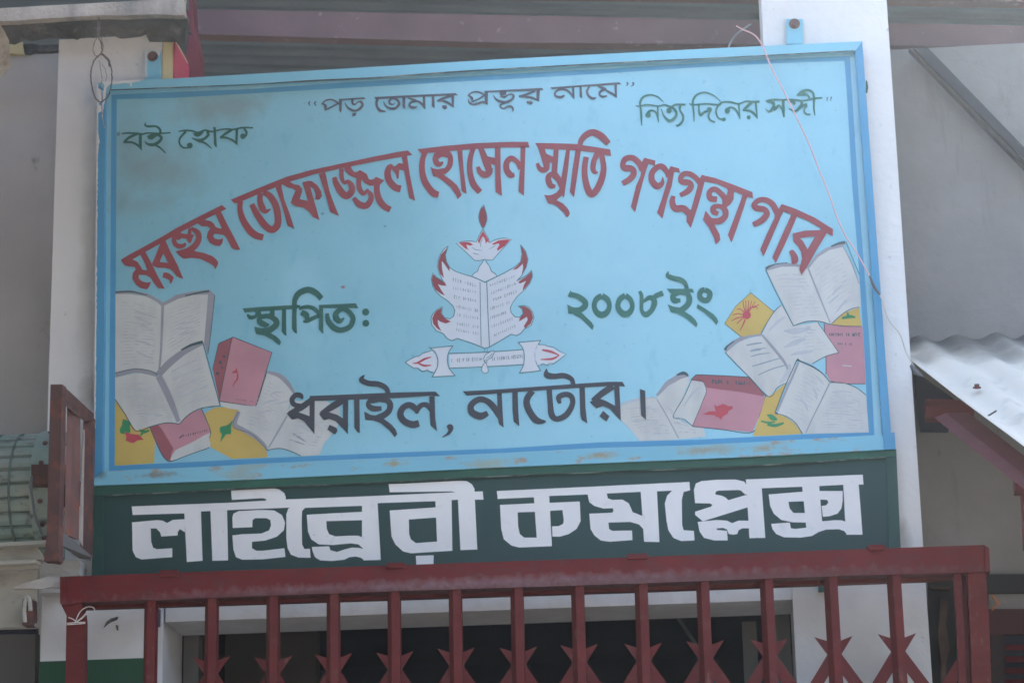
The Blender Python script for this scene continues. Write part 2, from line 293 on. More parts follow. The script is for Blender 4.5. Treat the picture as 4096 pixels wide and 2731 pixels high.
# interior room behind the opening
y0, y1 = YF+.26, 9.6
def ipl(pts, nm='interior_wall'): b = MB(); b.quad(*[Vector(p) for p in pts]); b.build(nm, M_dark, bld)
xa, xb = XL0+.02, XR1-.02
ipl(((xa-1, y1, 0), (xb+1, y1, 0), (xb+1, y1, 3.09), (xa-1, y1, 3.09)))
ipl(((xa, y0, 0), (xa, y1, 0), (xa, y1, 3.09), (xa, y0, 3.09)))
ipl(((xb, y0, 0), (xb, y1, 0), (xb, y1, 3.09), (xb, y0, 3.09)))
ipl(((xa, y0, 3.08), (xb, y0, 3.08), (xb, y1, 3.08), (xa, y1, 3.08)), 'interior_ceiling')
b = MB(); p0 = at(900, 2620, 8.6); p1 = at(1262, 2620, 8.6); b.box(p0.x, p1.x, 8.6, 8.7, 0, 3.07); b.build('interior_partition', M_dark2, bld)
b = MB(); b.tube([at(2000+1380/1.96, 1931+1030/1.96, 8.0), at(2000+1560/1.96, 1931+1300/1.96, 8.0)], .006); b.build('interior_rod', M_jamb, bld)
# window frame seen inside the door opening
b = MB(); fx0 = at(668, 2600, YF+.1).x; b.box(XL1+.006, XL1+.05, YF+.24, YF+.29, 0, ZL); b.build('door_frame', M_jamb, bld)
b = MB(); b.box(XR0-.075, XR0-.004, YF+.24, YF+.29, 0, ZL); b.build('door_frame', M_jamb, bld)
b = MB(); b.box(XR0-.135, XR0-.095, YF+.30, YF+.34, 0, ZL-.005); b.build('door_frame', M_jamb, bld)
# plaster walls left and right of the pillars
YW = 7.05
b = MB(); b.box(-4.5, XL0+.05, 6.97, 7.15, 0, at(120, 220, 6.97).z); b.build('side_wall', M_plast, bld)
b = MB()
zt = at(3800, 188, YW).z
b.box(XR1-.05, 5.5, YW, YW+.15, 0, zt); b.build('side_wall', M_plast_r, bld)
# plaster crack and hollow in the left wall below the ledge
b = MB(); b.prism([at(x/1.96, y/1.96, 6.965) for x, y in ((170, 350), (250, 345), (330, 355), (465, 350), (465, 395), (380, 405), (270, 400), (240, 432), (195, 428), (185, 390))], (0, .02, 0)); b.build('wall_hollow', M_concd, bld)
b = MB(); b.prism([at(x/1.96, y/1.96, 6.96) for x, y in ((-40, 310), (60, 300), (160, 300), (175, 340), (190, 425), (90, 420), (-40, 430))], (0, .02, 0)); b.build('exposed_brick', M_yel, bld)
# concrete ledge above the left pillar, ragged lower edge
b = MB(); YL = 6.60
top = [(-60, -90), (748, -90)]
edge = [(735, 10), (738, 60), (700, 62), (640, 58), (560, 60), (500, 64), (420, 62), (330, 66), (240, 72), (140, 78), (60, 84), (-60, 88)]
b.prism([at(x, y, YL) for x, y in top+edge], (0, .03, 0)); lg = b.build('concrete_ledge', M_conc, bld)
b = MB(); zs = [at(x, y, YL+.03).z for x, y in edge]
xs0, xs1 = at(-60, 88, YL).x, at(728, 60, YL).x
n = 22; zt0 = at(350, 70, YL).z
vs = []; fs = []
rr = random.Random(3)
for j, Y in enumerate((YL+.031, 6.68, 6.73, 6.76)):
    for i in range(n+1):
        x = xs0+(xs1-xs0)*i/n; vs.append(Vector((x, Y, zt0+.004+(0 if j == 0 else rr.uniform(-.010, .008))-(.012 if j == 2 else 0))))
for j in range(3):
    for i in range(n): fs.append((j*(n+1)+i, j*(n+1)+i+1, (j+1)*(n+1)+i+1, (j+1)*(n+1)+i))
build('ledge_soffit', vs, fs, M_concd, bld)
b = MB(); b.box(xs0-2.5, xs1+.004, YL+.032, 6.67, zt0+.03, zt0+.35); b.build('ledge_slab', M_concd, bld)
b = MB(); b.prism([at(x/1.96, y/1.96, 6.70) for x, y in ((1150, 215), (1325, 150), (1465, 120), (1455, 250), (1440, 410), (1400, 350), (1360, 292), (1150, 290))], (0, .04, 0)); b.build('ledge_corner', M_concd, bld)
b = MB(); b.prism([at(x/1.96, y/1.96, 6.95) for x, y in ((1360, -60), (1500, -60), (1520, 200), (1565, 420), (1570, 640), (1360, 640))], (0, .07, 0)); b.build('red_post', M_redp, bld)
# tin roof lining: horizontally ribbed sheets rising into the building
def patch(c, n, depth, name, matr, parent, u0=0, u1=1):
    A, B, C, D = c; nrm = (B-A).cross(D-A).normalized(); vs = []; fs = []
    prof = [(0, 0), (.30, 0), (.42, 1), (.58, 1), (.70, 0), (.80, .25), (.90, 0)]
    ks = []
    for i in range(n):
        for t, h in prof: ks.append(((i+t)/n, h))
    ks.append((1, 0))
    for t, h in ks:
        for u in (u0, u1): vs.append(A.lerp(D, t).lerp(B.lerp(C, t), u)+nrm*h*depth)
    for i in range(len(ks)-1): fs.append((2*i, 2*i+1, 2*i+3, 2*i+2))
    return build(name, vs, fs, matr, parent)
cor = (at(640, -160, 7.4), at(4300, -80, 7.4), at(4300, 400, 8.3), at(640, 310, 8.3))
for u0, u1 in ((0, .222), (.2215, .62), (.6195, 1)):
    o = patch(cor, 12, .012, 'roof_sheet', M_tin, bld, u0, u1); o.location.z -= u0*.006
def edge_line(pts, Y): return [at(x, y, Y) for x, y in pts]
b = MB(); b.prism(edge_line([(720, 36), (2000, 61), (3000, 82), (4300, 108), (4300, 192), (3570, 182), (2000, 171), (720, 136)], 7.15), (0, .05, 0)); b.build('purlin', M_purlin, bld)
b = MB(); b.prism(edge_line([(720, -70), (4300, -12), (4300, 12), (720, -46)], 7.10), (0, .05, 0)); b.build('purlin', M_purlin, bld)
br_ = MB(); br_.prism(edge_line([(3655, 193), (3712, 192), (4150, 645), (4150, 690)], 6.97), (0, .05, 0)); ob = br_.build('roof_brace', mat('brace_steel', (.05, .052, .058, 1), .9, .1, 8, spec=.1), bld)
br_ = MB(); br_.prism(edge_line([(3636, 194), (3654, 193), (4150, 691), (4150, 722)], 6.985), (0, .03, 0)); br_.build('brace_flange', mat('brace_flange_steel', (.085, .08, .08, 1), .9, .15, 8, spec=.1, stains=[(14, .5, .7, (.13, .10, .08, 1), .5, (1, 1, 1))]), ob)
# roof itself above (closes the room to the sky)
b = MB(); b.box(-4.5, 5.5, 6.9, 11, 5.3, 5.36); b.build('roof_cover', M_tin, bld)
b = MB(); b.box(-4.5, 5.5, 9.65, 9.8, 0, 5.3); b.build('rear_wall', M_plast, bld)
# loose plastic loop behind the right pillar
b = MB(); b.tube(spline([tuple(at(2896+x/1.96, y/1.96, 6.9)) for x, y in ((20, 420), (50, 340), (100, 270), (190, 205), (215, 195))], 6), .0028)
tag(b.build('plastic_strap', mat('grey_strap', (.22, .22, .23, 1), .7, .1, 10)), 'faint grey strap curling off the left side of the right pillar, above the blue sign', 'strap')
# unseen block and overhead sheet added at the left to shade that side
blk_ = thing('added_shade_block', (-3.6, 4.5, 0), 'plain grey block with an overhead sheet, added out of view to shade the left side', 'building')
b = MB(); b.box(-5.2, -2.0, 2.2, 5.3, 0, 4.9); b.build('shade_block_body', M_plast, blk_)
b = MB(); b.box(-5.3, -1.9, 2.05, 5.4, 4.905, 5.05); b.build('shade_block_top', M_conc, blk_)
b = MB(); b.prism([Vector(p) for p in ((-5.2, 2.4, 4.30), (-.85, 2.4, 4.30), (-.85, 6.5, 4.52), (-5.2, 6.5, 4.52))], (0, 0, .03)); b.build('shade_sheet', M_tin, blk_)
# ------------------------------------------------------------------ timber end at the left edge
b = MB(); P = [at(x/1.96, y/1.96, 5.9) for x, y in ((-90, 60), (0, 190), (35, 245), (72, 320), (76, 400), (88, 530), (0, 547), (-90, 560))]
b.prism(P, (-.22, .30, .0)); tag(b.build('timber_end', M_wood), 'weathered timber end poking in at the left edge below the concrete ledge', 'timber')
# ------------------------------------------------------------------ main sign
YS = 6.705
c0 = at(1980, 1900, YS)
sign = thing('signboard', c0, 'large light blue painted library signboard with red arched Bengali lettering and an emblem', 'signboard')
TL, TR, BR, BL = (390, 332), (3450, 166), (3568, 1795), (375, 1941)
b = MB(); q = [(400, 345), (3440, 180), (3555, 1785), (385, 1930)]
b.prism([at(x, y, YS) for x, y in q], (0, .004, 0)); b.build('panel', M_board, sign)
YR = 6.685
def rail(name, pts, matr, parent, Y=YR, d=.045):
    b = MB(); b.prism([at(x, y, Y) for x, y in pts], (0, d, 0)); return b.build(name, matr, parent)
rail('frame_rail', [TL, (1200, 286), (2000, 238), (2800, 197), TR, (3420, 204), (2800, 238), (2000, 279), (1200, 328), (424, 366)], M_frameL, sign)
rail('frame_rail', [(391, 334), (423, 367), (418, 700), (416, 1400), (410, 1880), (376, 1912)], M_frameD, sign, YR-.0015)
rail('frame_rail', [(3421, 205), (3449, 167), (3564, 1726), (3566, 1750), (3532, 1752), (3480, 1000)], M_frameD, sign, YR-.0015)
rail('frame_rail', [(376, 1913), (410, 1883), (1000, 1858), (2000, 1817), (3000, 1768), (3531, 1738), (3568, 1736), (3582, 1795), (3000, 1826), (2000, 1868), (1000, 1917), (375, 1941)], M_frameB, sign, YR-.003)
rail('frame_foot', [(3532, 1733), (3578, 1728), (3583, 1795), (3536, 1797)], M_frameD, sign, YR-.006, .05)
# mounting ears with bolts
for q, bc, old in ((((1132, 400), (1258, 400), (1258, 640), (1132, 640)), (1197, 445), True), (((5676-0+490, 150), (5676+620, 152), (5676+620, 345), (5676+490, 345)), (5676+553, 190), False)):
    b = MB(); b.prism([at(x/1.96, y/1.96, 6.722) for x, y in q], (0, .012, 0)); e = b.build('mounting_ear', M_frameL, sign)
    if old:
        b2 = MB(); b2.prism([at(x/1.96, y/1.96, 6.7205) for x, y in ((1134, 402), (1256, 402), (1256, 425), (1243, 440), (1232, 420), (1175, 412), (1160, 440), (1150, 520), (1152, 612), (1134, 612))], (0, .001, 0)); b2.build('bare_paint', M_white, e)
    b = MB(); b.disc(at(bc[0]/1.96, bc[1]/1.96, 6.72), (0, -1, 0), .011, .010, 6 if not old else 12); b.disc(at(bc[0]/1.96, bc[1]/1.96, 6.721), (0, -1, 0), .0155, .003, 16); b.build('bolt', M_rust, e)
b = MB(); b.prism([at(2896+x/1.96, y/1.96, 6.71) for x, y in ((1112, 628), (1124, 640), (1130, 690), (1124, 722), (1114, 722))], (0, .01, 0)); b.build('side_clip', M_greenf, sign)
# chipped paint along the left edge
rr = random.Random(5); pts = []; y = 336
ptsl = []; ptsr = []
while y < 1720:
    wch = max(0, 3 + 15*max(0, math.sin(y*.012))*rr.random()+ (16 if y < 460 and rr.random() < .7 else 0)) if y < 620 or 1270 < y < 1430 or 900 < y < 1010 else rr.uniform(1, 5)
    ptsl.append((390-(y-332)*.0093-1, y)); ptsr.append((390-(y-332)*.0093+wch+1, y)); y += 9
b = MB()
for i in range(len(ptsl)-1): b.quad(at(*ptsl[i], YR-.0018), at(*ptsl[i+1], YR-.0018), at(*ptsr[i+1], YR-.0018), at(*ptsr[i], YR-.0018))
b.build('chipped_paint', M_white, sign)
paint('chipped_paint', sign, """
@ 0 0 1.96
p 800,645 900,638 1110,626 1100,640 1060,645 1035,650 1030,680 1022,680 1018,655 980,652 930,660 860,662 835,690 828,760 815,830 812,870 805,820 808,720 820,670
p 795,790 803,790 808,900 822,1000 818,1005 800,910""", {'w': M_white}, YR-.002, label='bare patches at the top left corner')
# painted border stripe
Yp = YS
paint('painted_border', sign, """
@ 0 0 1
p 446,380 700,368 1000,357 1400,329 1800,308 2000,298 2400,277 2800,252 3200,232 3399,224 3378,245 3200,250 2800,270 2400,296 2000,319 1800,329 1400,352 1000,375 700,392 467,398
p 446,380 467,398 463,1150 460,1500 459,1862 436,1882 437,1500 441,1150
p 3399,224 3410,400 3432,750 3455,1050 3480,1400 3498,1747 3473,1729 3457,1400 3436,1080 3409,750 3389,400 3378,245
p 459,1862 800,1845 1000,1834 1500,1812 2000,1793 2400,1768 2800,1757 3200,1737 3473,1729 3498,1747 3200,1757 2800,1779 2400,1790 2000,1811 1500,1832 1000,1854 800,1868 436,1882""", {'b': M_border}, Yp, .00005)
# ------------------------------------------------------------------ painted books and emblem
BK = {'W': P_page, 'G': P_grey, 'L': P_lgrey, 'K': P_dk, 'R': P_pink, 'D': P_rose, 'B': P_brt, 'Y': P_yel, 'F': P_leaf, 'T': P_tick}
paint('painted_books', sign, """
@ 0 1400 1.96
# Y
p 903,385 1065,620 1180,600 1215,715 1208,885 900,905
p 1600,500 1680,450 1760,445 1890,470 1850,600 1960,620 2090,790 2100,840 1820,852 1650,760 1640,640
# F
P 962,545 1000,552 1025,570 1018,600 1022,640 980,655 945,650 940,615 955,590
s 985,560,8 990,540,4
s 1095,625,14 1130,640,24 1170,628,14
s 1125,630,20 1112,655,18 1100,672,8
P 1770,590 1800,575 1825,548 1812,600 1810,655 1775,660 1750,690 1728,718 1738,660 1725,640 1728,600
# B
p 978,638 1030,655 1065,660 1085,660 1128,702 1080,706 1045,728 1015,722 985,708 990,680
# R
p 1175,600 1280,570 1400,578 1480,500 1580,460 1650,640 1640,680 1345,870 1300,860 1258,800
# D
p 1175,600 1235,582 1270,620 1360,770 1342,810 1345,870 1300,860 1258,800
# W
P 1375,785 1500,725 1640,650 1640,700 1642,755 1500,810 1350,865 1345,830
# K
s 1172,600,5 1210,690,6 1260,800,7 1300,855,7 1345,870,7 1480,820,6 1640,765,6
s 1580,460,6 1620,550,6 1652,640,6 1640,690,5
s 1405,690,9 1440,660,5
t 1410,680,1630,625,12,22,6
# W
p 905,-440 1000,-440 1150,-420 1270,-350 1245,180 1180,160 1060,150 905,185
p 1278,-350 1400,-405 1520,-432 1632,-437 1600,-55 1400,90 1245,190
# G
p 905,-465 1030,-470 1160,-442 1240,-400 1278,-372 1276,-335 1220,-385 1130,-425 1030,-440 905,-438
p 1276,-370 1380,-432 1500,-458 1640,-475 1685,-432 1640,-436 1520,-432 1400,-402 1280,-345
p 1632,-440 1682,-432 1655,-150 1628,40 1600,-55
s 1276,-350,22 1262,0,18 1245,180,14
# K
s 905,-452,12 1030,-458,10 1150,-430,6
s 1450,-425,8 1560,-450,14 1640,-462,16
s 1684,-432,5 1655,-150,5 1630,30,5
# L
s 1060,-305,10 1140,-280,16 1225,-250,10
s 1050,-265,10 1120,-235,12 1190,-205,8
s 1080,-215,8 1150,-180,12 1210,-145,6
s 1060,-75,12 1130,-60,14 1210,-28,8
s 1070,10,10 1130,40,14 1200,70,8
s 1400,-205,8 1450,-210,12 1510,-225,8
s 1390,-165,8 1450,-170,10 1520,-180,8
s 1400,-120,8 1460,-130,14 1530,-150,8
# W
p 903,215 1060,180 1180,185 1240,205 1310,330 1405,575 1300,570 1180,595 1065,630 903,385
p 1240,190 1400,80 1500,20 1585,-60 1640,150 1725,435 1660,435 1580,455 1480,500 1405,575 1310,330
# G
s 905,195,40 1050,162,34 1150,172,34 1238,205,16
s 1240,195,50 1330,100,56 1450,10,46 1585,-55,30
s 1245,205,52 1330,380,52 1400,560,32
# K
s 905,178,6 1050,148,6 1170,160,6 1235,190,6
s 1420,0,12 1500,-40,20 1590,-65,24
s 1590,-62,6 1640,120,6 1725,435,6
s 1407,578,7 1480,505,7 1580,455,7 1725,436,6
s 903,385,7 980,500,7 1065,632,7 1180,600,7 1300,570,7 1407,578,7
# L
s 950,300,6 1100,310,10 1200,330,6
s 970,360,6 1120,370,9 1230,390,6
s 1010,430,6 1140,440,9 1260,450,6
s 1050,500,6 1160,500,9 1280,510,6
s 1360,230,6 1470,180,10 1580,140,6
s 1390,300,6 1500,250,10 1600,210,6
s 1420,370,6 1520,320,9 1620,290,6
s 1440,430,6 1540,390,9 1640,360,6
s 1340,170,6 1440,120,8 1540,80,6
# R
p 1715,-52 1828,-102 2132,18 2005,440 1720,400 1668,150
# D
p 1715,-52 1828,-102 1815,-60 1720,400 1668,150
# W
p 1725,404 1892,426 1880,470 1800,458 1735,438
# K
l 1715,-52,7 1828,-102,7 2132,18,7 2005,442,7 1720,400,7
l 1815,-90,5 1720,395,5
l 1712,-48,5 1668,150,5
o 1757,50,10
o 1727,95,12
o 1705,182,12
o 1742,138,8
t 1840,385,1990,405,8,8,5
# B
p 1852,135 1868,182 1845,178 1818,182 1828,165 1845,160
s 1862,185,12 1860,225,12 1835,262,8 1826,288,6
# W
p 2100,165 2170,195 2240,250 2300,340 2250,480 2190,600 2100,780 2000,690 1830,600 1860,500 1895,430 2005,440
p 2250,480 2300,400 2460,395 2560,400 2660,450 2672,560 2600,660 2540,730 2505,820 2360,830 2290,795 2200,770 2100,780 2190,600
# G
s 2100,172,24 2190,200,34 2260,265,34 2310,345,16
s 1872,480,30 1840,580,38 1900,620,34 1990,670,34 2070,740,26 2095,785,14
s 2250,515,12 2190,620,14 2105,765,10
s 2290,650,8 2340,680,18 2400,720,8
s 2270,700,6 2330,720,12 2390,740,6
# L
s 2120,350,8 2160,330,14 2210,330,6
s 2060,420,8 2120,400,14 2190,390,6
s 2010,500,8 2080,480,12 2150,470,6
s 2150,420,8 2210,410,16 2260,400,6
s 2290,580,8 2360,600,14 2440,640,6
# K
s 2100,782,6 2200,770,6 2300,800,6 2360,830,5
s 1868,480,4 1830,600,4 1960,650,4 2040,720,4 2100,790,4
l 2005,442,4 2030,380,4 2095,160,4
# L
h 925,-395 1235,-330 1230,110 925,130 20
h 1300,-325 1590,-395 1580,-130 1295,50 12
h 925,260 1230,255 1365,530 1090,580 15
h 1305,205 1570,10 1685,385 1420,505 17
h 2090,230 2250,330 2120,650 1900,580 13
h 2290,560 2600,560 2490,760 2150,740 9
""", BK, Yp, .000012, label='painted open books, pink books and yellow cards in the lower left corner')
paint('painted_books', sign, """
@ 2000 1400 1.96
# W
p 945,435 1100,390 1222,375 1290,500 1400,700 1095,712 1020,620 945,545
p 1225,370 1300,265 1440,200 1485,215 1480,260 1360,520 1500,592 1595,605 1612,678 1400,698 1290,500
# L
s 948,425,16 1080,385,18 1222,372,12
s 1020,460,6 1120,450,9 1220,470,5
s 1030,560,6 1140,545,9 1250,560,5
# G
p 1222,352 1300,245 1390,190 1440,165 1487,205 1420,225 1320,280 1240,360
s 1230,385,8 1310,520,9 1400,690,7
# K
s 1385,195,12 1440,180,26 1475,200,16
# W
p 1500,238 1555,232 1605,262 1618,310 1600,380 1508,592 1450,545 1358,520
# R
p 1600,262 2062,335 2080,370 2040,500 1980,642 1740,620 1508,595 1600,380 1618,320
# D
p 1495,235 1520,205 1555,193 1950,212 2000,260 2075,345 2064,362 1900,330 1625,295 1590,250
# L
s 1440,440,10 1500,350,18 1560,290,12
# K
s 1495,235,7 1530,200,7 1560,193,7 1750,200,7 1950,212,7
s 1950,212,7 2070,340,7 2080,372,7 2040,500,7 1980,642,7 1740,622,7 1508,597,7
s 1500,238,6 1440,370,6 1358,520,6 1440,540,6 1508,595,6
s 1500,236,5 1580,240,5 1618,310,5 1590,400,5 1508,595,5
t 1650,245,1790,255,6,34,10
t 1815,252,1965,262,7,32,9
# B
p 1680,428 1700,440 1750,420 1790,438 1826,440 1822,460 1790,478 1788,495 1748,520 1730,545 1712,525 1690,522 1688,510 1640,508 1588,502 1640,480 1662,478 1690,480
@ 2896 1400 1.96
# Y
p 325,365 350,365 490,255 420,440 395,495 480,520 560,580 612,655 400,668 228,672 290,480
p 840,-200 940,-290 1060,-335 1078,-188 950,-188
p 210,-450 392,-300 330,-200 290,-128 135,-105 5,-208 90,-340
# F
P 335,508 380,505 420,545 370,548
s 290,556,14 350,568,16 400,560,12
s 340,580,20 400,590,26 470,570,14
s 925,-250,18 985,-262,26 1030,-258,14
s 968,-295,10 975,-260,30
# B
o 178,-275,33
s 178,-275,12 200,-325,7 275,-355,6
s 178,-275,12 155,-340,7 150,-385,6
s 175,-290,8 172,-340,7 170,-390,5
s 180,-290,8 190,-340,7 195,-392,5
s 183,-290,8 205,-340,6 218,-388,5
s 188,-290,8 220,-340,6 245,-382,5
s 165,-290,8 130,-320,8 100,-318,5
s 150,-275,8 110,-285,8 68,-275,6
s 150,-262,8 100,-250,10 58,-228,5
s 152,-255,8 120,-225,9 100,-205,5
s 165,-240,12 150,-200,10 125,-152,6
s 225,-330,8 255,-340,6 262,-320,5
# K
l 5,-210,4 90,-342,4 210,-450,5 392,-300,4
l 5,-208,4 135,-104,5
# R
p 780,-205 940,-188 1085,-188 1100,20 1110,262 940,262 830,240 800,180
# L
s 930,120,8 1000,126,8
# K
t 818,-122,930,-122,7,30,9
t 950,-122,1062,-122,7,30,8
t 888,-50,1000,-46,8,22,7
# K
l 785,-210,6 800,20,5 800,190,6
s 832,244,6 940,262,6 1108,264,6
# W
p 300,-128 370,-270 450,-352 545,-190 735,-218 820,-90 900,20 860,28 770,60 690,108 620,85 570,80 530,130 430,20
p 15,18 130,-72 290,-118 430,20 500,90 565,110 520,230 495,255 420,292 350,362 200,210
# L
s 350,-150,14 420,-220,24 480,-260,14
s 470,-20,10 560,-60,40 640,-90,18
s 520,40,10 600,20,30 700,10,10
s 470,-150,10 560,-150,50 680,-170,16
s 510,110,30 500,180,44 440,260,26
# G
p 5,-18 60,-70 130,-105 290,-128 298,-112 200,-100 100,-55 15,22
s 298,-120,16 400,0,22 470,90,20 500,150,10
# K
s 8,0,22 25,-30,14 80,-70,6
s 8,18,6 100,115,6 200,212,6 350,364,6 420,292,5 495,255,5
s 290,-128,6 340,-220,6 400,-310,6 450,-352,5
s 900,20,6 800,48,6 690,108,6
l 735,-218,5 900,20,5
# T
s 175,-37,9 240,-50,14 300,-57,7
s 205,10,7 290,-4,9
s 210,50,8 280,32,10 360,22,6
s 205,5,6 260,-8,9 330,-16,6
s 220,128,7 320,98,11 450,60,7
s 270,195,8 370,150,10 480,118,8
# W
p 595,92 700,140 770,185 828,255 760,400 625,655 560,575 490,520 405,500 500,280
p 828,255 950,262 1040,298 1113,350 1136,645 625,655 740,430
# L
s 600,380,10 640,430,18 660,480,8
s 690,280,8 720,340,16 730,390,6
s 720,200,8 750,230,14 780,255,6
s 850,330,6 920,322,12 1000,330,6
s 830,420,6 920,410,9 1020,420,6
s 800,500,6 900,500,9 1030,510,6
# G
s 585,95,14 540,200,18 490,310,18 420,480,12
s 828,258,12 760,400,10 700,520,10 640,650,8
# K
s 572,72,26 600,88,12 700,132,12 780,190,8 828,250,6
s 572,75,8 530,170,7 480,280,7 400,492,7
s 420,490,14 405,495,12
s 400,497,6 480,515,6 560,570,6 612,652,6
s 830,254,6 940,258,6 1040,296,6 1113,352,6
# W
p 335,-622 450,-652 570,-655 650,-640 740,-440 835,-205 740,-228 640,-224 548,-195
p 662,-640 740,-740 830,-790 935,-812 1000,-680 1062,-540 1072,-335 950,-300 840,-205 740,-440
# G
p 325,-632 345,-665 450,-682 560,-680 655,-655 650,-638 560,-655 450,-652 338,-622
p 655,-650 720,-745 800,-800 950,-850 955,-830 930,-808 830,-785 740,-730 665,-640
s 660,-640,12 740,-440,14 832,-215,9
s 935,-810,8 1000,-680,10 1060,-520,8
# L
s 850,-430,8 880,-470,16 930,-510,8
s 820,-360,8 860,-400,14 900,-430,6
s 430,-560,6 510,-555,9 600,-545,6
s 430,-500,6 530,-500,8 640,-490,6
s 880,-300,8 930,-360,16 990,-400,6
# K
s 328,-640,20 400,-672,8 500,-684,6
s 840,-812,12 900,-835,20 950,-845,22
s 325,-630,6 400,-470,6 545,-188,6
s 545,-190,7 640,-222,7 740,-226,7 838,-200,6
s 955,-850,6 1000,-740,5 1062,-590,5
s 840,-200,6 900,-260,6 980,-315,6 1062,-338,6
l 850,-198,6 950,-188,6 1078,-186,6
# L
h 380,-595 630,-600 800,-260 560,-240 12
h 690,-620 920,-765 1040,-390 850,-250 12
h 610,160 800,265 640,580 470,490 12
h 845,320 1080,380 1110,620 690,620 13
h 470,-200 700,-190 840,0 560,40 8
@ 2000 1400 1.96
h 975,460 1225,425 1350,660 1090,680 11
h 1290,420 1440,540 1560,660 1400,670 6
""", BK, Yp, .000012, label='painted open books, pink books and yellow cards in the lower right corner')
EMC = {'W': P_em, 'K': P_emo, 'R': P_red, 'T': P_tick, 'B': P_brt}
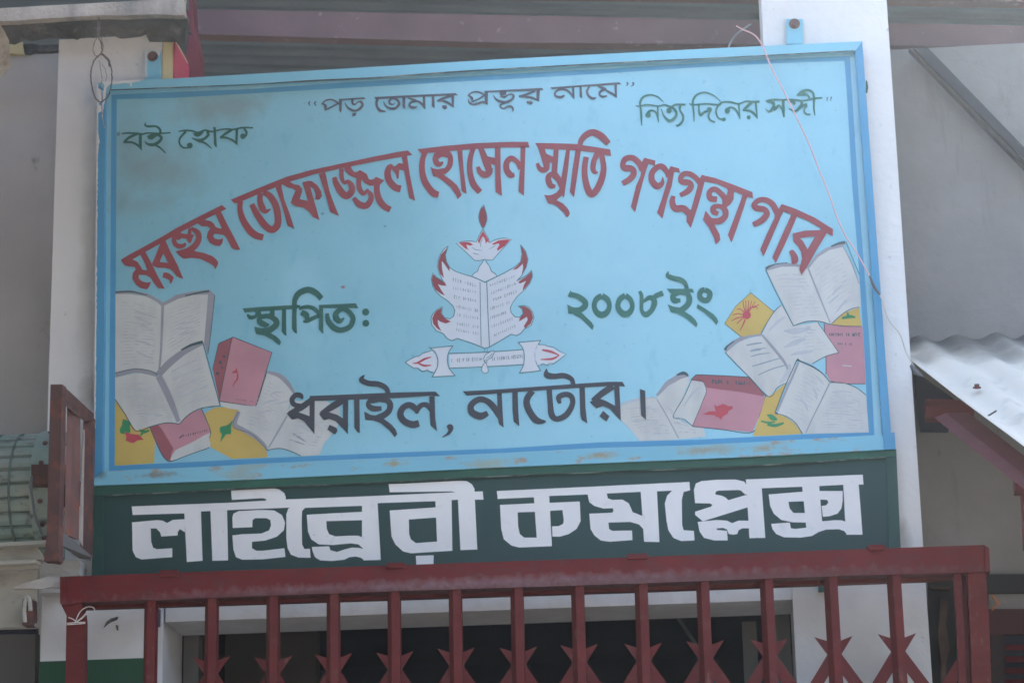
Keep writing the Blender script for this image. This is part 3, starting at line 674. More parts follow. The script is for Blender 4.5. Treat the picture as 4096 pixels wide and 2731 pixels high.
EM = """
@ 1600 800 3.92
# R
P 1312,90 1345,180 1364,275 1348,370 1300,435 1250,340 1238,240 1268,140
# K
s 1312,80,14 1345,180,12 1364,275,12 1348,370,12 1300,445,12 1248,345,14 1238,240,16 1268,135,12 1318,70,6
# W
p 885,678 960,655 1060,642 1130,645 1192,658 1215,620 1240,560 1300,480 1340,530 1380,590 1408,665 1480,630 1560,605 1650,598 1745,618 1650,720 1560,820 1450,942 1385,940 1320,930 1250,950 1170,945 1140,915 1000,780
# B
p 1300,485 1350,560 1385,620 1400,680 1370,650 1345,690 1330,610 1300,570 1275,610 1240,690 1220,640 1250,570
p 920,672 1010,660 1080,662 1150,700 1100,715 1040,700 1060,760 1090,790 1020,760
p 1440,690 1540,635 1640,622 1730,620 1640,720 1530,800 1520,770 1560,700 1540,680 1470,705
# K
l 1300,450,12 1240,560,12 1215,620,12 1195,660,12 1130,645,12 1060,642,12 960,655,12 880,678,14 1000,785,12 1140,920,12 1172,948,12 1250,952,12 1320,932,12 1385,942,12 1452,942,12 1560,820,12 1650,720,12 1750,618,14 1650,598,14 1560,605,14 1480,630,14 1410,668,14 1380,590,12 1340,525,12 1300,450,12
s 1130,740,8 1190,780,9 1290,790,5
s 1140,830,7 1190,845,10 1240,855,7
s 1270,740,7 1262,690,9 1280,640,9 1300,600,6
s 1400,770,5 1450,740,8 1510,710,5
# W
p 1320,950 1360,1000 1400,1040 1430,1110 1490,1150 1520,1190 1420,1240 1330,1275 1230,1230 1130,1185 1180,1135 1220,1110 1240,1060 1280,1000
# K
s 1310,950,12 1275,1000,12 1235,1060,12 1215,1115,12 1165,1145,12 1130,1190,12
s 1345,950,12 1370,990,12 1410,1050,12 1435,1115,14 1490,1155,14 1520,1190,14
# W
p 1330,1290 1220,1235 1110,1195 990,1160 870,1120 780,1060 730,970 712,860 755,725 690,770 630,860 598,960 592,1060 620,1160 690,1295 640,1250 570,1210 515,1145 492,1240 515,1350 560,1430 640,1510 740,1575 830,1660 860,1730 842,1820 780,1865 700,1845 655,1780 662,1675 580,1720 510,1790 485,1860 500,1960 570,2050 680,2095 740,2170 810,2205 900,2170 1130,2245 1330,2325 1400,2305 1560,2215 1740,2105 1830,2125 1900,2085 1950,2020 2060,1960 2102,1840 2070,1740 2020,1680 1950,1655 1855,1665 1915,1710 1930,1780 1875,1840 1800,1830 1740,1760 1730,1690 1765,1610 1840,1510 1960,1400 2040,1300 2078,1190 2062,1105 1990,1180 1880,1240 1830,1270 1910,1180 1980,1050 2008,930 1970,800 1890,705 1912,850 1890,970 1800,1050 1660,1130 1540,1190
# R
p 752,735 712,860 728,965 778,1060 775,1120 700,1010 655,955 660,1080 690,1225 630,1160 600,1060 606,960 640,860
p 518,1160 570,1215 640,1260 700,1285 728,1345 650,1340 595,1320 640,1400 705,1500 640,1470 560,1410 520,1340 500,1240
p 652,1690 645,1780 700,1850 800,1905 720,1935 640,1910 590,1880 600,1960 650,2060 580,2010 520,1940 505,1860 530,1790 580,1730
p 1898,720 1965,810 2000,930 1975,1060 1910,1165 1930,1060 1925,1000 1840,1080 1760,1100 1830,1040 1895,970 1918,850
p 2060,1120 2070,1200 2030,1300 1960,1385 1920,1420 1940,1340 1975,1270 1880,1310 1850,1290 1900,1250 1990,1190
p 1870,1668 1950,1668 2015,1695 2060,1745 2088,1840 2050,1940 1960,2010 1940,1975 2000,1880 1990,1830 1940,1860 1860,1905 1880,1850 1925,1790 1925,1720
# K
l 1330,1292,16 1220,1237,16 1110,1195,14 990,1160,12 870,1120,12 780,1060,12 730,970,12 712,860,12 755,722,12
l 755,722,10 690,770,12 630,860,12 598,960,12 592,1060,12 620,1160,12 690,1295,12
l 690,1293,14 640,1252,14 570,1212,14 515,1142,14 492,1240,14 515,1350,14 560,1430,14 640,1510,14 740,1575,14 830,1660,14 860,1730,14 842,1820,14 780,1865,14 700,1845,14 655,1780,12 662,1672,14
l 662,1672,12 580,1720,12 510,1790,14 485,1860,14 500,1960,14 570,2050,14 680,2095,14 740,2170,14 810,2205,16 900,2170,16 1130,2245,16 1330,2325,18 1400,2305,16 1560,2215,14 1740,2105,16 1830,2125,16 1900,2085,16 1950,2020,14 2060,1960,14 2102,1840,14 2070,1740,14 2020,1680,14 1950,1655,16 1855,1665,14
l 1855,1665,12 1915,1710,14 1930,1780,14 1875,1840,14 1800,1830,14 1740,1760,14 1730,1690,14 1765,1610,12 1840,1510,12 1960,1400,12 2040,1300,12 2078,1190,14 2062,1102,14
l 2062,1102,12 1990,1180,14 1880,1240,16 1830,1270,12 1910,1180,12 1980,1050,12 2008,930,12 1970,800,12 1888,700,12
l 1888,700,12 1912,850,12 1890,970,14 1800,1050,14 1660,1130,14 1540,1190,16 1330,1292,18
l 1255,1285,12 1260,1700,12 1272,2280,12
l 1360,1290,14 1375,1700,14 1403,2300,14
# T
t 810,1240,1190,1345,10,60,11
t 815,1380,1195,1440,10,55,11
t 830,1515,1190,1580,10,55,12
t 870,1670,1220,1735,11,55,12
t 880,1795,1225,1855,10,60,11
t 880,1935,1230,1990,10,55,12
t 862,2030,1240,2100,10,55,11
t 1390,1345,1800,1190,11,55,12
t 1410,1470,1810,1310,11,55,12
t 1410,1580,1830,1430,12,55,12
t 1400,1710,1720,1600,10,60,12
t 1400,1850,1690,1750,10,60,12
t 1420,1990,1770,1850,10,55,11
t 1430,2140,1810,1970,12,55,12
@ 1600 1120 3.92
# W
p 770,1160 1330,1140 1935,1095 1935,1325 1300,1360 780,1380
# K
s 770,1150,16 1330,1130,16 1930,1090,16
s 770,1382,16 1300,1360,14 1930,1325,16
# W
p 470,1065 830,1035 775,1110 745,1200 742,1290 770,1390 855,1500 505,1520 560,1430 590,1330 590,1230 560,1140
p 85,1292 150,1245 240,1200 300,1190 350,1150 420,1130 500,1105 560,1170 585,1260 575,1370 530,1440 430,1410 350,1420 290,1375 220,1375 160,1340
# B
s 195,1305,8 280,1295,30 380,1240,34 490,1205,14
s 280,1300,20 380,1340,34 490,1335,14
# K
l 80,1292,14 150,1245,12 240,1200,12 300,1190,12 350,1150,12 420,1130,12 500,1100,12
l 80,1292,14 160,1345,12 220,1380,12 290,1378,12
s 290,1380,12 320,1420,12 370,1435,12 430,1405,12
s 430,1405,12 470,1440,12 530,1450,12
s 460,1068,14 640,1050,14 835,1030,16
s 480,1070,14 550,1130,14 590,1230,14 590,1340,14 550,1440,14 500,1522,14
s 825,1038,14 765,1130,14 742,1250,14 770,1380,14 865,1500,14
s 495,1518,14 680,1508,14 870,1498,14
# W
p 1850,975 2205,950 2150,1040 2120,1130 2130,1290 2205,1420 1870,1455 1930,1350 1950,1240 1940,1110
# K
s 1845,978,16 2020,962,16 2210,945,16
s 1855,978,14 1920,1060,14 1948,1180,14 1935,1330,14 1870,1460,14
s 2200,955,14 2140,1060,14 2118,1180,14 2140,1300,14 2205,1420,14
s 1868,1455,14 2040,1440,14 2210,1418,14
# T
t 790,1262,1290,1235,17,70,14
t 1430,1240,1925,1190,18,66,14
# W
P 1310,1240 1350,1170 1450,1115 1472,1130 1450,1190 1380,1245 1330,1260
P 1310,1300 1285,1380 1290,1430 1330,1460 1380,1435 1372,1370 1345,1310
# K
s 1330,1075,8 1325,1130,8
s 1365,1075,8 1370,1120,8
s 1310,1245,12 1340,1170,12 1455,1108,14 1475,1140,12 1440,1205,12 1370,1250,12 1310,1262,12
s 1350,1220,10 1400,1200,10 1450,1150,8
s 1318,1300,12 1285,1370,12 1285,1420,12 1325,1460,12 1380,1440,12 1375,1370,12 1350,1310,12
s 1315,1265,14 1345,1300,16 1365,1270,14
@ 2000 700 1.96
# W
p 295,1330 350,1328 420,1350 515,1405 460,1450 400,1485 330,1482 295,1490 275,1440 275,1380
# B
s 330,1370,14 400,1385,20 465,1412,6
s 465,1412,8 410,1440,18 320,1445,8
# K
l 300,1328,7 350,1330,6 375,1342,6 420,1350,6 460,1378,6 518,1405,7 460,1450,6 420,1478,6
s 420,1478,6 385,1478,6 370,1492,6 340,1480,6 315,1490,6
"""
paint('painted_emblem', sign, EM, EMC, Yp, .000015, label='emblem of an open book with flames, a lamp and a scroll')
# ------------------------------------------------------------------ lettering on the blue board
paint('lettering', sign, """
@ 1200 300 3.92
s 160,412,8 138,445,24 156,488,8
s 255,412,8 230,445,26 252,490,10
s 335,462,14 400,405,24 480,388,24 550,410,26 620,460,26
s 350,450,24 400,485,40 395,530,34
s 382,552,18 430,535,28 520,490,24 615,440,20
p 614,376 660,376 652,560 640,597 612,555
p 610,380 1000,352 1035,380 610,402
s 705,435,10 740,500,26 800,545,34 870,562,36 940,530,40 980,470,42 955,425,36 905,430,20 860,465,28 825,445,36 822,380,36
p 820,605 885,595 870,645 815,650
p 1160,348 1600,325 2352,291 2440,285 2482,322 2352,325 1640,358 1190,385
s 1220,375,40 1200,440,38 1215,510,40 1260,560,44 1345,575,20
s 1308,415,12 1350,490,28 1430,528,36 1510,515,38 1555,450,40 1520,390,36 1460,372,30 1405,400,34 1410,450,34 1460,465,20 1490,430,6
p 1605,345 1650,345 1652,535 1630,530 1605,500
s 1690,362,16 1760,385,34 1830,402,24
s 1835,410,30 1745,430,36 1715,480,36 1770,512,42 1840,500,22
s 1790,408,20 1860,420,34 1920,470,34 1952,530,10
p 1925,335 1965,335 1968,540 1950,530 1925,480
p 2065,325 2105,325 2115,520 2090,510 2065,490
s 2150,405,14 2240,370,36 2380,325,38
s 2150,408,20 2260,415,34 2340,450,36 2408,510,10
p 2370,312 2420,310 2410,510 2380,490
p 2230,478 2290,475 2312,515 2270,545 2225,510""", {'c': P_slate}, Yp, .00005, 9, base=.0022)
paint('lettering', sign, """
@ 1800 280 3.92
s 278,402,14 340,360,24 420,345,26 500,370,26 560,420,26
s 290,400,26 340,440,42 345,475,34
s 335,500,20 400,480,26 480,440,24 560,390,20
p 540,340 595,340 592,540 580,552 545,510
s 285,455,8 300,510,26 360,542,30 430,530,34 520,505,36 585,532,20
p 540,332 1440,283 1468,312 1400,322 560,355
s 680,395,12 720,460,28 800,500,42 880,508,42 960,470,40 998,420,34 975,385,30 920,388,22 850,430,28 790,412,36
p 775,345 885,345 880,395 830,405 785,400
s 880,510,34 800,545,26 790,580,24 840,608,24 900,578,32 960,578,36 990,625,28 972,655,6
s 1080,412,14 1200,385,36 1340,325,34
s 1080,415,26 1200,425,32 1300,442,38 1395,492,10
p 1355,315 1410,315 1398,497 1355,465
p 1200,490 1260,480 1305,512 1270,550 1205,520""", {'c': P_slate}, Yp, .00005, 9, base=.0022)
paint('lettering', sign, """
@ 2180 280 3.92
p 85,275 1165,195 1198,228 640,262 110,305
s 308,400,28 250,428,44 175,415,38 155,370,32 200,318,32 290,308,34 380,345,32 452,450,14
p 425,262 458,262 463,465 425,400
p 540,262 575,258 585,450 565,440 542,420
s 700,260,30 660,330,36 680,400,38 740,448,42 802,436,18
s 820,252,12 880,278,38 950,292,24
s 960,292,30 870,340,36 855,390,32 900,422,36 975,408,22
s 930,298,26 1010,350,36 1080,390,32 1125,437,8
p 1085,225 1128,220 1130,437 1095,395
s 1280,195,22 1300,220,22 1272,256,8
s 1372,195,26 1388,225,26 1350,265,8""", {'c': P_slate}, Yp, .00005, 9, base=.0022)
paint('lettering', sign, """
@ 2500 300 3.92
s 602,430,12 520,350,24 400,315,28 290,345,32 238,430,36 245,520,32 255,640,36 262,795,14
s 168,485,14 230,493,26 350,470,28 520,490,24 620,470,24 720,500,30 800,465,30 950,468,34
o 362,630,44
s 355,600,40 385,570,36 430,558,28 490,600,28 527,742,14
s 512,490,28 515,620,28 527,745,12
s 568,535,12 610,640,28 700,722,48 790,660,44 802,580,38 750,520,38 700,520,30
o 690,560,42
s 720,500,40 700,545,50
s 870,475,36 860,550,32 910,640,36 900,730,36 830,795,32 795,778,10
s 1502,422,12 1400,330,20 1260,275,26 1130,310,30 1067,400,36 1067,500,30 1080,620,26 1082,735,12
s 1003,452,14 1080,470,26 1280,455,28 1470,470,28 1530,430,26 1650,425,30 1780,455,28 1900,415,28 2000,425,36 2110,420,38
s 1160,470,28 1160,550,30 1182,630,42 1240,590,40 1310,555,30
o 1322,545,42
s 1338,560,34 1310,640,30 1340,710,28 1415,742,28
s 1500,440,28 1440,520,32 1430,600,30 1470,680,26 1550,700,22
o 1552,698,30
o 1605,562,44
s 1600,540,46 1660,510,30 1740,550,28 1805,695,12
s 1782,450,28 1790,560,26 1805,695,12
s 1990,425,50 1900,510,42 1850,558,26
s 1848,555,30 1950,560,32 2030,612,36 2078,690,8
s 2050,430,32 2062,560,28 2078,690,10
o 1940,665,32
@ 2900 280 3.92
s 635,485,18 760,465,28 900,470,28 1040,465,24 1160,480,32 1250,478,24 1380,450,28 1525,440,24
s 650,490,36 740,505,46 765,560,46 725,635,46 680,650,26 632,605,10
s 760,635,34 810,585,46 850,560,32 895,620,26
p 888,480 932,480 940,740 915,745 888,650
s 1020,485,40 1080,510,60 1075,550,30
s 1190,490,36 1200,540,42 1150,610,42 1100,648,36 1000,608,12
s 1130,620,32 1230,560,42 1290,545,44
s 1285,560,36 1240,630,28 1270,690,30 1342,700,28
s 1412,715,14 1395,600,28 1395,440,36 1370,350,36 1290,318,38 1200,350,54 1125,402,18
s 1150,395,20 1220,380,50 1290,392,34 1325,445,32""", {'c': P_grn}, Yp, .00005, 9, base=.0022)
paint('quotation_mark', sign, """
@ 2900 280 3.92
s 1605,428,24 1600,495,8
s 1668,422,24 1655,495,8""", {'c': P_slate}, Yp)
paint('quotation_mark', sign, """
@ 450 450 3.92
s 78,318,14 80,365,14
s 104,305,14 102,370,14""", {'c': P_slate}, Yp)
paint('lettering', sign, """
@ 450 450 3.92
s 138,335,16 220,325,28 380,330,30 470,342,30 550,325,26 740,330,26 910,320,22
s 395,335,42 270,390,42 180,462,32
s 172,468,38 300,470,32 400,520,32 457,597,8
p 415,335 462,335 460,597 430,545 412,500
s 522,155,8 512,200,30 560,220,38 680,220,32 745,270,36 748,335,36
P 540,380 600,340 690,335 700,370 660,400 620,428 560,415
s 700,345,44 765,390,44 742,450,46 655,505,52 560,500,40 500,452,8
s 640,500,32 740,550,30 832,638,18
s 1035,298,18 1150,285,30 1250,292,28 1340,315,26 1450,280,28 1530,300,28 1600,295,24 1700,270,26 1800,262,28 1900,268,26 2040,240,28 2205,242,26
s 1150,300,38 1062,400,32 1050,480,28 1100,548,24 1190,558,22
o 1212,520,46
P 1265,330 1340,320 1430,300 1400,350 1350,380 1290,370
s 1480,300,32 1502,350,42 1445,410,42 1360,440,48 1245,405,14
s 1340,450,38 1450,480,30 1557,568,16
p 1580,222 1618,235 1638,548 1615,545 1592,500
s 1875,270,42 1780,330,42 1690,395,26
s 1685,392,36 1800,400,32 1900,450,32 1957,515,8
p 1930,260 1972,260 1960,518 1928,470
s 2060,255,32 2102,310,36 2085,380,34
o 2045,375,44""", {'c': P_dgrn}, Yp, .00005, 9, base=.0022)
paint('lettering', sign, """
@ 450 780 3.92
p 130,1015 280,925 430,845 800,640 1000,520 1400,315 1715,158 1788,218 1700,262 1430,395 1240,495 1060,587 830,718 520,892 310,1012 190,1102 150,1050
p 145,1030 310,1010 390,1045 440,1115 470,1170 540,1195 560,1260 410,1250 415,1310 470,1355 540,1372 603,1362 580,1430 540,1482 440,1460 370,1405 310,1310 318,1225 368,1160 340,1125 260,1120 195,1105
p 435,935 515,890 620,1090 700,1250 820,1470 720,1462 650,1380 600,1300 540,1262 470,1245 470,1175 545,1180 510,1080
p 750,765 850,755 830,830 800,910 740,1050 640,1112 618,1082 680,940
p 740,760 830,712 900,870 1010,1080 1112,1312 1060,1302 1000,1270 940,1190 880,1070 800,915
p 632,1075 740,1050 800,1055 880,1065 970,1215 900,1160 820,1142 710,1142 645,1115
P 795,1222 870,1220 945,1275 955,1310 912,1395 885,1335 830,1305 785,1290
s 1000,600,60 965,690,70 985,770,76 1050,805,76 1120,790,60 1140,750,30
p 950,600 1060,570 1080,600 1200,620 1280,620 1225,758 1190,745 1155,685 1080,675 1040,710 950,690
s 1215,520,50 1205,620,60
s 1230,520,50 1330,590,90 1352,690,92 1290,800,100 1180,880,100
p 985,885 1110,850 1230,810 1290,880 1440,910 1570,960 1630,1010 1660,1060 1650,1100 1612,1168 1590,1115 1520,1070 1450,1035 1370,1000 1240,985 1118,1000 1060,960
p 1325,440 1440,390 1540,408 1590,450 1620,505 1710,530 1760,600 1790,640 1700,620 1610,605 1575,635 1600,680 1670,700 1738,678 1720,760 1680,800 1600,792 1520,745 1478,660 1490,590 1535,520 1480,492 1400,492
p 1615,295 1700,260 1800,460 1900,650 2003,858 1920,858 1870,828 1790,680 1730,610 1690,600 1700,530 1712,520 1660,400""", {'c': P_red}, Yp, .00005, 12, base=.0022)
paint('lettering', sign, """
@ 900 600 3.92
p 90,780 500,608 960,423 1340,318 1830,213 2352,103 2700,33 2868,9 2940,78 2768,108 2352,182 1968,258 1400,382 1000,502 600,662 270,802 210,832 150,837
s 245,805,80 236,930,82 280,1090,100 380,1250,112 480,1335,112 600,1372,95
s 418,850,84 520,1040,105 640,1195,112 740,1250,108 820,1180,108 830,1040,108 790,860,105 700,720,100 600,665,80
s 555,680,84 550,800,88 590,920,104 640,965,70 715,925,18
p 795,590 880,545 930,780 1000,960 1090,1240 1050,1215 985,1190 920,970 860,770
p 890,530 1010,495 1090,540 1160,550 1210,610 1210,660 1170,770 1240,788 1302,800 1215,508 1300,485 1360,488 1450,555 1510,650 1522,720 1480,780 1412,780 1422,700 1390,610 1335,575 1400,800 1450,980 1482,1102 1380,1052 1310,960 1230,905 1110,885 1030,830 1060,740 1110,640 1060,605 980,590
p 1470,375 1570,348 1640,650 1700,820 1792,1042 1740,1015 1650,970 1590,750 1530,560
@ 1300 520 3.92
s 142,740,70 180,850,95 260,980,112 340,1035,108 420,960,104 412,870,92 360,810,64 300,830,52 260,740,70 258,610,64
p 300,570 400,560 430,630 470,665 520,650 545,628 655,690 650,760 520,765 440,740 370,705 310,640
s 550,720,90 528,820,78 545,930,80 600,1000,66 650,960,50 680,930,40
s 660,950,40 722,1020,76 712,1110,90 640,1190,100 540,1165,100 448,1065,60
p 590,680 655,690 690,775 740,780 775,760 800,733 928,792 870,850 780,872 700,875 620,835 570,770
s 832,800,90 812,920,92 840,1070,102 920,1190,104 1025,1250,90
s 1188,925,110 1100,900,108 1010,800,108 980,680,104 1010,585,84 1060,565,60
p 1000,560 1040,535 1090,575 1160,520 1230,530 1250,640 1165,622 1155,762 1128,770 1110,700 1050,620
p 1205,425 1288,410 1330,700 1370,900 1415,1112 1320,1065 1300,950 1240,640 1225,530""", {'c': P_red}, Yp, .00005, 12, base=.0022)
paint('lettering', sign, """
@ 1650 520 3.92
p 78,303 500,252 1000,208 1500,188 1812,188 1835,275 1400,275 1100,292 780,317 550,337 240,362 140,377
s 200,350,80 158,470,86 152,640,94 190,800,104 270,930,108 340,995,112 412,1015,90
s 520,330,90 590,420,84 588,540,86 540,620,84 470,665,90
p 285,578 330,605 400,618 480,600 520,640 540,660 475,692 600,780 700,870 740,940 772,1020 708,1088 680,1020 600,900 480,800 390,740 325,728
s 380,370,70 358,450,86 380,520,90 430,540,76 480,500,30
p 360,340 560,335 570,440 520,430 470,420 410,455 370,440
p 700,305 780,300 800,600 850,1003 770,960 740,650
s 955,285,74 912,420,78 897,580,88 912,720,92 960,860,102 1060,975,92
p 1025,285 1115,285 1150,360 1178,415 1298,440 1300,560 1230,530 1252,640 1150,650 1100,520
s 1025,575,56 1060,660,88 1140,705,102 1208,670,86 1210,600,92
p 1293,265 1380,265 1382,700 1405,1037 1300,970 1293,600
s 1598,700,60 1535,705,100 1475,620,100 1480,510,94 1550,445,84 1640,500,74 1700,610,86
p 1693,255 1772,255 1757,700 1747,1037 1662,960 1675,700 1690,600""", {'c': P_red}, Yp, .00005, 12, base=.0022)
paint('lettering', sign, """
@ 2050 500 3.92
p 355,283 700,290 1000,300 1100,318 1530,383 1547,490 1430,470 1290,432 1000,402 500,372 405,377
p 398,360 502,360 530,450 640,500 645,620 600,585 575,600 560,680 490,660 450,520
s 388,600,50 420,675,74 475,708,88 535,680,84 545,600,76
p 650,360 727,360 712,600 700,745 640,760 610,740 622,600 640,480
s 675,960,50 600,950,92 560,860,94 580,790,84 650,765,80
p 840,390 902,390 872,700 808,1140 770,1108 740,1000 690,890 620,820 590,770 700,742 765,832
p 497,1093 560,1105 620,1095 690,1060 745,990 800,1040 770,1110 692,1180 790,1230 850,1290 885,1340 900,1390 880,1430 850,1452 800,1370 700,1280 640,1245 560,1230
p 990,390 1075,390 1030,700 965,1137 898,1050 940,700
s 1058,330,74 1080,240,88 1160,155,100 1270,120,106 1400,185,112 1505,295,90
s 1155,500,84 1130,680,92 1140,850,98 1180,1000,108 1230,1080,112 1310,1030,104 1390,870,104 1428,700,94 1410,530,84 1375,430,84
s 1335,440,94 1280,560,84 1262,680,84 1290,740,66 1340,745,16""", {'c': P_red}, Yp, .00005, 12, base=.0022)
paint('lettering', sign, """
@ 2450 580 3.92
s 155,605,80 280,530,96 335,440,96 300,372,94 200,362,104 160,320,84 200,225,92 310,203,92 410,280,98 470,400,92
p 500,200 672,248 665,332 600,305 560,300 500,500 430,750 355,1057 288,970 370,640 440,480 455,280
s 785,500,12 778,600,74 700,645,104 620,560,98 620,440,94 700,352,88 780,342,92 850,420,84 885,500,84
p 910,330 1045,370 1058,440 1000,425 965,430 930,640 860,850 782,1157 698,1060 770,860 860,560 880,400
s 1060,790,70 1180,725,92 1232,650,92 1200,592,92 1100,580,94 1068,530,84 1110,462,84 1200,452,84 1300,510,84 1372,600,84
p 1405,465 1475,495 1440,600 1400,750 1340,960 1228,1303 1158,1200 1165,1100 1200,1050 1235,1000 1330,660 1345,560 1370,520
s 955,800,66 937,900,92 985,995,104 1110,995,106 1195,1070,100
p 1400,473 1600,515 1900,625 2195,740 2203,838 2110,812 2080,800 1890,722 1790,680 1640,610 1440,575
s 1640,855,90 1535,835,94 1520,742,84 1600,692,84 1700,762,84 1790,865,104
p 1790,670 1905,710 1900,850 1850,930 1785,982 1720,950 1720,830 1790,790 1810,720
s 1660,1080,66 1585,1045,94 1590,975,84 1690,965,74 1765,1025,94 1765,1120,94 1680,1190,104 1560,1195,94
p 1460,1028 1550,1140 1640,1170 1700,1230 1598,1250 1680,1400 1692,1490 1620,1562 1590,1450 1510,1290 1418,1170
p 2045,760 2120,795 2060,980 1960,1280 1865,1532 1808,1410 1900,1170 2000,900
@ 2850 720 3.92
s 635,700,76 760,642,96 850,540,98 810,462,92 690,442,98 650,390,82 720,322,82 830,313,86 940,380,94 1015,520,94
p 1085,378 1130,430 1110,490 1000,740 800,1202 748,1090 860,830 970,600 985,480 1040,450
p 1083,376 1300,453 1600,588 1892,772 1887,882 1790,832 1690,752 1500,642 1330,572 1110,492 1050,472
p 1240,530 1330,560 1250,750 1120,1040 990,1305 940,1210 1030,1000 1170,690
p 1258,838 1450,793 1700,785 1700,880 1500,892 1372,915 1420,960 1490,1085 1520,1280 1395,1400 1405,1250 1390,1130 1340,1040 1268,965
P 1200,1130 1260,1095 1330,1180 1345,1270 1300,1315 1245,1305 1230,1200""", {'c': P_red}, Yp, .00005, 0, base=.0022)
paint('lettering', sign, """
@ 2850 720 3.92
p 1700,760 1792,830 1640,1080 1490,1350 1396,1492 1360,1400 1400,1250 1485,1095 1600,900""", {'c': P_red}, Yp, base=.0036)
paint('lettering', sign, """
@ 950 1110 3.92
p 80,483 400,458 850,433 970,428 1003,470 860,492 500,522 110,547
s 155,575,26 200,625,64 275,612,54 310,570,64 295,520,56
s 320,510,70 345,610,80
s 545,500,66 530,600,90 430,602,70 340,620,66
s 500,740,24 430,735,84 350,695,94 360,630,74 480,612,64 592,660,94 605,740,94 505,820,98 400,850,110
p 263,768 400,800 520,790 482,850 600,915 650,960 682,1010 662,1062 560,980 430,910 290,882
p 698,495 762,495 766,912 740,900 693,840
s 1318,330,84 1230,240,94 1110,192,98 970,242,94 905,340,84 892,440,74
p 860,430 932,430 925,620 932,882 895,860 853,800
s 965,500,30 1020,470,56 1120,460,64 1220,500,64 1295,585,54
s 1000,545,84 1080,590,94 1085,660,54
s 1028,692,24 1090,680,64 1200,630,64 1295,590,54
p 1278,430 1342,430 1347,882 1320,860 1278,810
p 1278,428 1855,403 1897,480 1342,477
s 1402,560,56 1430,690,84 1520,790,90 1630,822,84 1760,770,84 1812,650,80 1770,560,78 1690,500,74 1600,500,60
s 1625,490,76 1545,560,84 1550,640,94 1610,680,80 1675,628,16
o 2010,540,56
o 2012,715,54""", {'c': P_dgrn}, Yp, .00005, 12, base=.0022)
paint('lettering', sign, """
@ 2240 1060 3.618
s 138,425,74 250,450,78 350,520,84 362,590,88 280,650,84 150,655,90
p 103,568 180,608 240,620 260,700 120,702
p 200,670 285,665 400,770 460,830 490,880 470,940 400,860 300,770 200,712
p 150,368 180,405 150,465 108,452
s 605,445,84 685,495,80 715,590,68 680,680,84 605,720,94 530,680,84 495,590,74 530,490,80 605,445,84
s 945,440,84 1018,500,74 1048,590,68 1010,680,84 935,710,94 865,660,84 838,580,74 870,490,80 945,440,84
s 1150,378,44 1180,440,56 1180,560,54 1185,660,54 1240,715,80 1320,660,74 1365,560,84 1350,490,76 1290,470,64 1205,530,44
s 1350,480,74 1400,440,74 1492,405,80
s 1572,88,8 1560,150,64 1640,190,74 1740,212,74 1810,260,64 1835,345,62
p 1543,343 1920,343 1942,397 1860,392 1600,412
s 1680,400,84 1632,460,78 1665,512,84 1745,510,54
s 1830,390,66 1872,480,84 1850,570,84 1750,650,84 1650,650,84
p 1558,568 1640,600 1720,612 1780,658 1900,730 1960,790 1992,850 1975,902 1900,830 1780,740 1700,700 1608,682
p 1590,375 1870,375 1870,440 1800,440 1740,430 1690,450 1640,440
s 2095,360,78 2160,390,74 2170,440,78 2140,500,78 2090,510,78 2035,480,78 2022,420,78 2050,370,78 2095,360,78
p 1992,563 2100,628 2220,708 2270,765 2293,820 2262,865 2190,772 2080,682 1978,622""", {'c': P_grn}, Yp, .00005, 12, base=.0022)
paint('lettering', sign, """
@ 1120 1480 3.136
p 370,323 1000,298 1500,278 1950,268 2012,328 1900,320 1500,347 1000,367 430,387
s 282,362,26 260,320,64 200,312,64 150,370,64 180,432,64 260,445,50
s 400,370,66 260,470,80 110,545,50
p 78,540 200,518 300,550 380,580 430,620 432,802 370,720 300,640 230,605 150,620
p 370,335 437,335 432,802 385,700 370,600
s 800,370,80 650,460,86 510,550,50
p 487,547 620,528 720,560 800,610 855,650 852,802 780,722 700,640 620,610 550,630
p 790,335 857,335 852,802 800,740 790,600
p 622,683 710,723 722,762 690,805 593,745
p 930,340 997,340 1002,792 970,775 933,720
s 1062,58,8 1022,120,64 1110,165,70 1230,175,70 1330,225,64 1362,315,58
s 1250,325,60 1130,380,54 1110,440,66 1170,482,76 1275,478,56
p 1150,350 1370,345 1400,400 1330,410 1240,400 1160,420 1110,400
s 1320,360,70 1380,420,76 1370,500,76 1310,560,80 1220,600,80
p 1055,518 1140,560 1240,572 1290,600 1400,680 1450,740 1472,800 1440,842 1370,750 1260,660 1170,628 1070,622
s 1745,665,84 1660,680,88 1560,640,84 1510,560,84 1540,475,78 1620,435,74 1690,475,74 1722,545,28
s 1720,540,28 1745,465,64 1800,432,64 1860,450,64 1905,520,44
p 1873,325 1940,325 1947,600 1972,767 1890,690 1880,560
P 2090,705 2125,675 2165,690 2172,740 2140,790 2090,825 2030,842 2090,790 2110,750""", {'c': P_dslate}, Yp, .00005, 12, base=.0022)
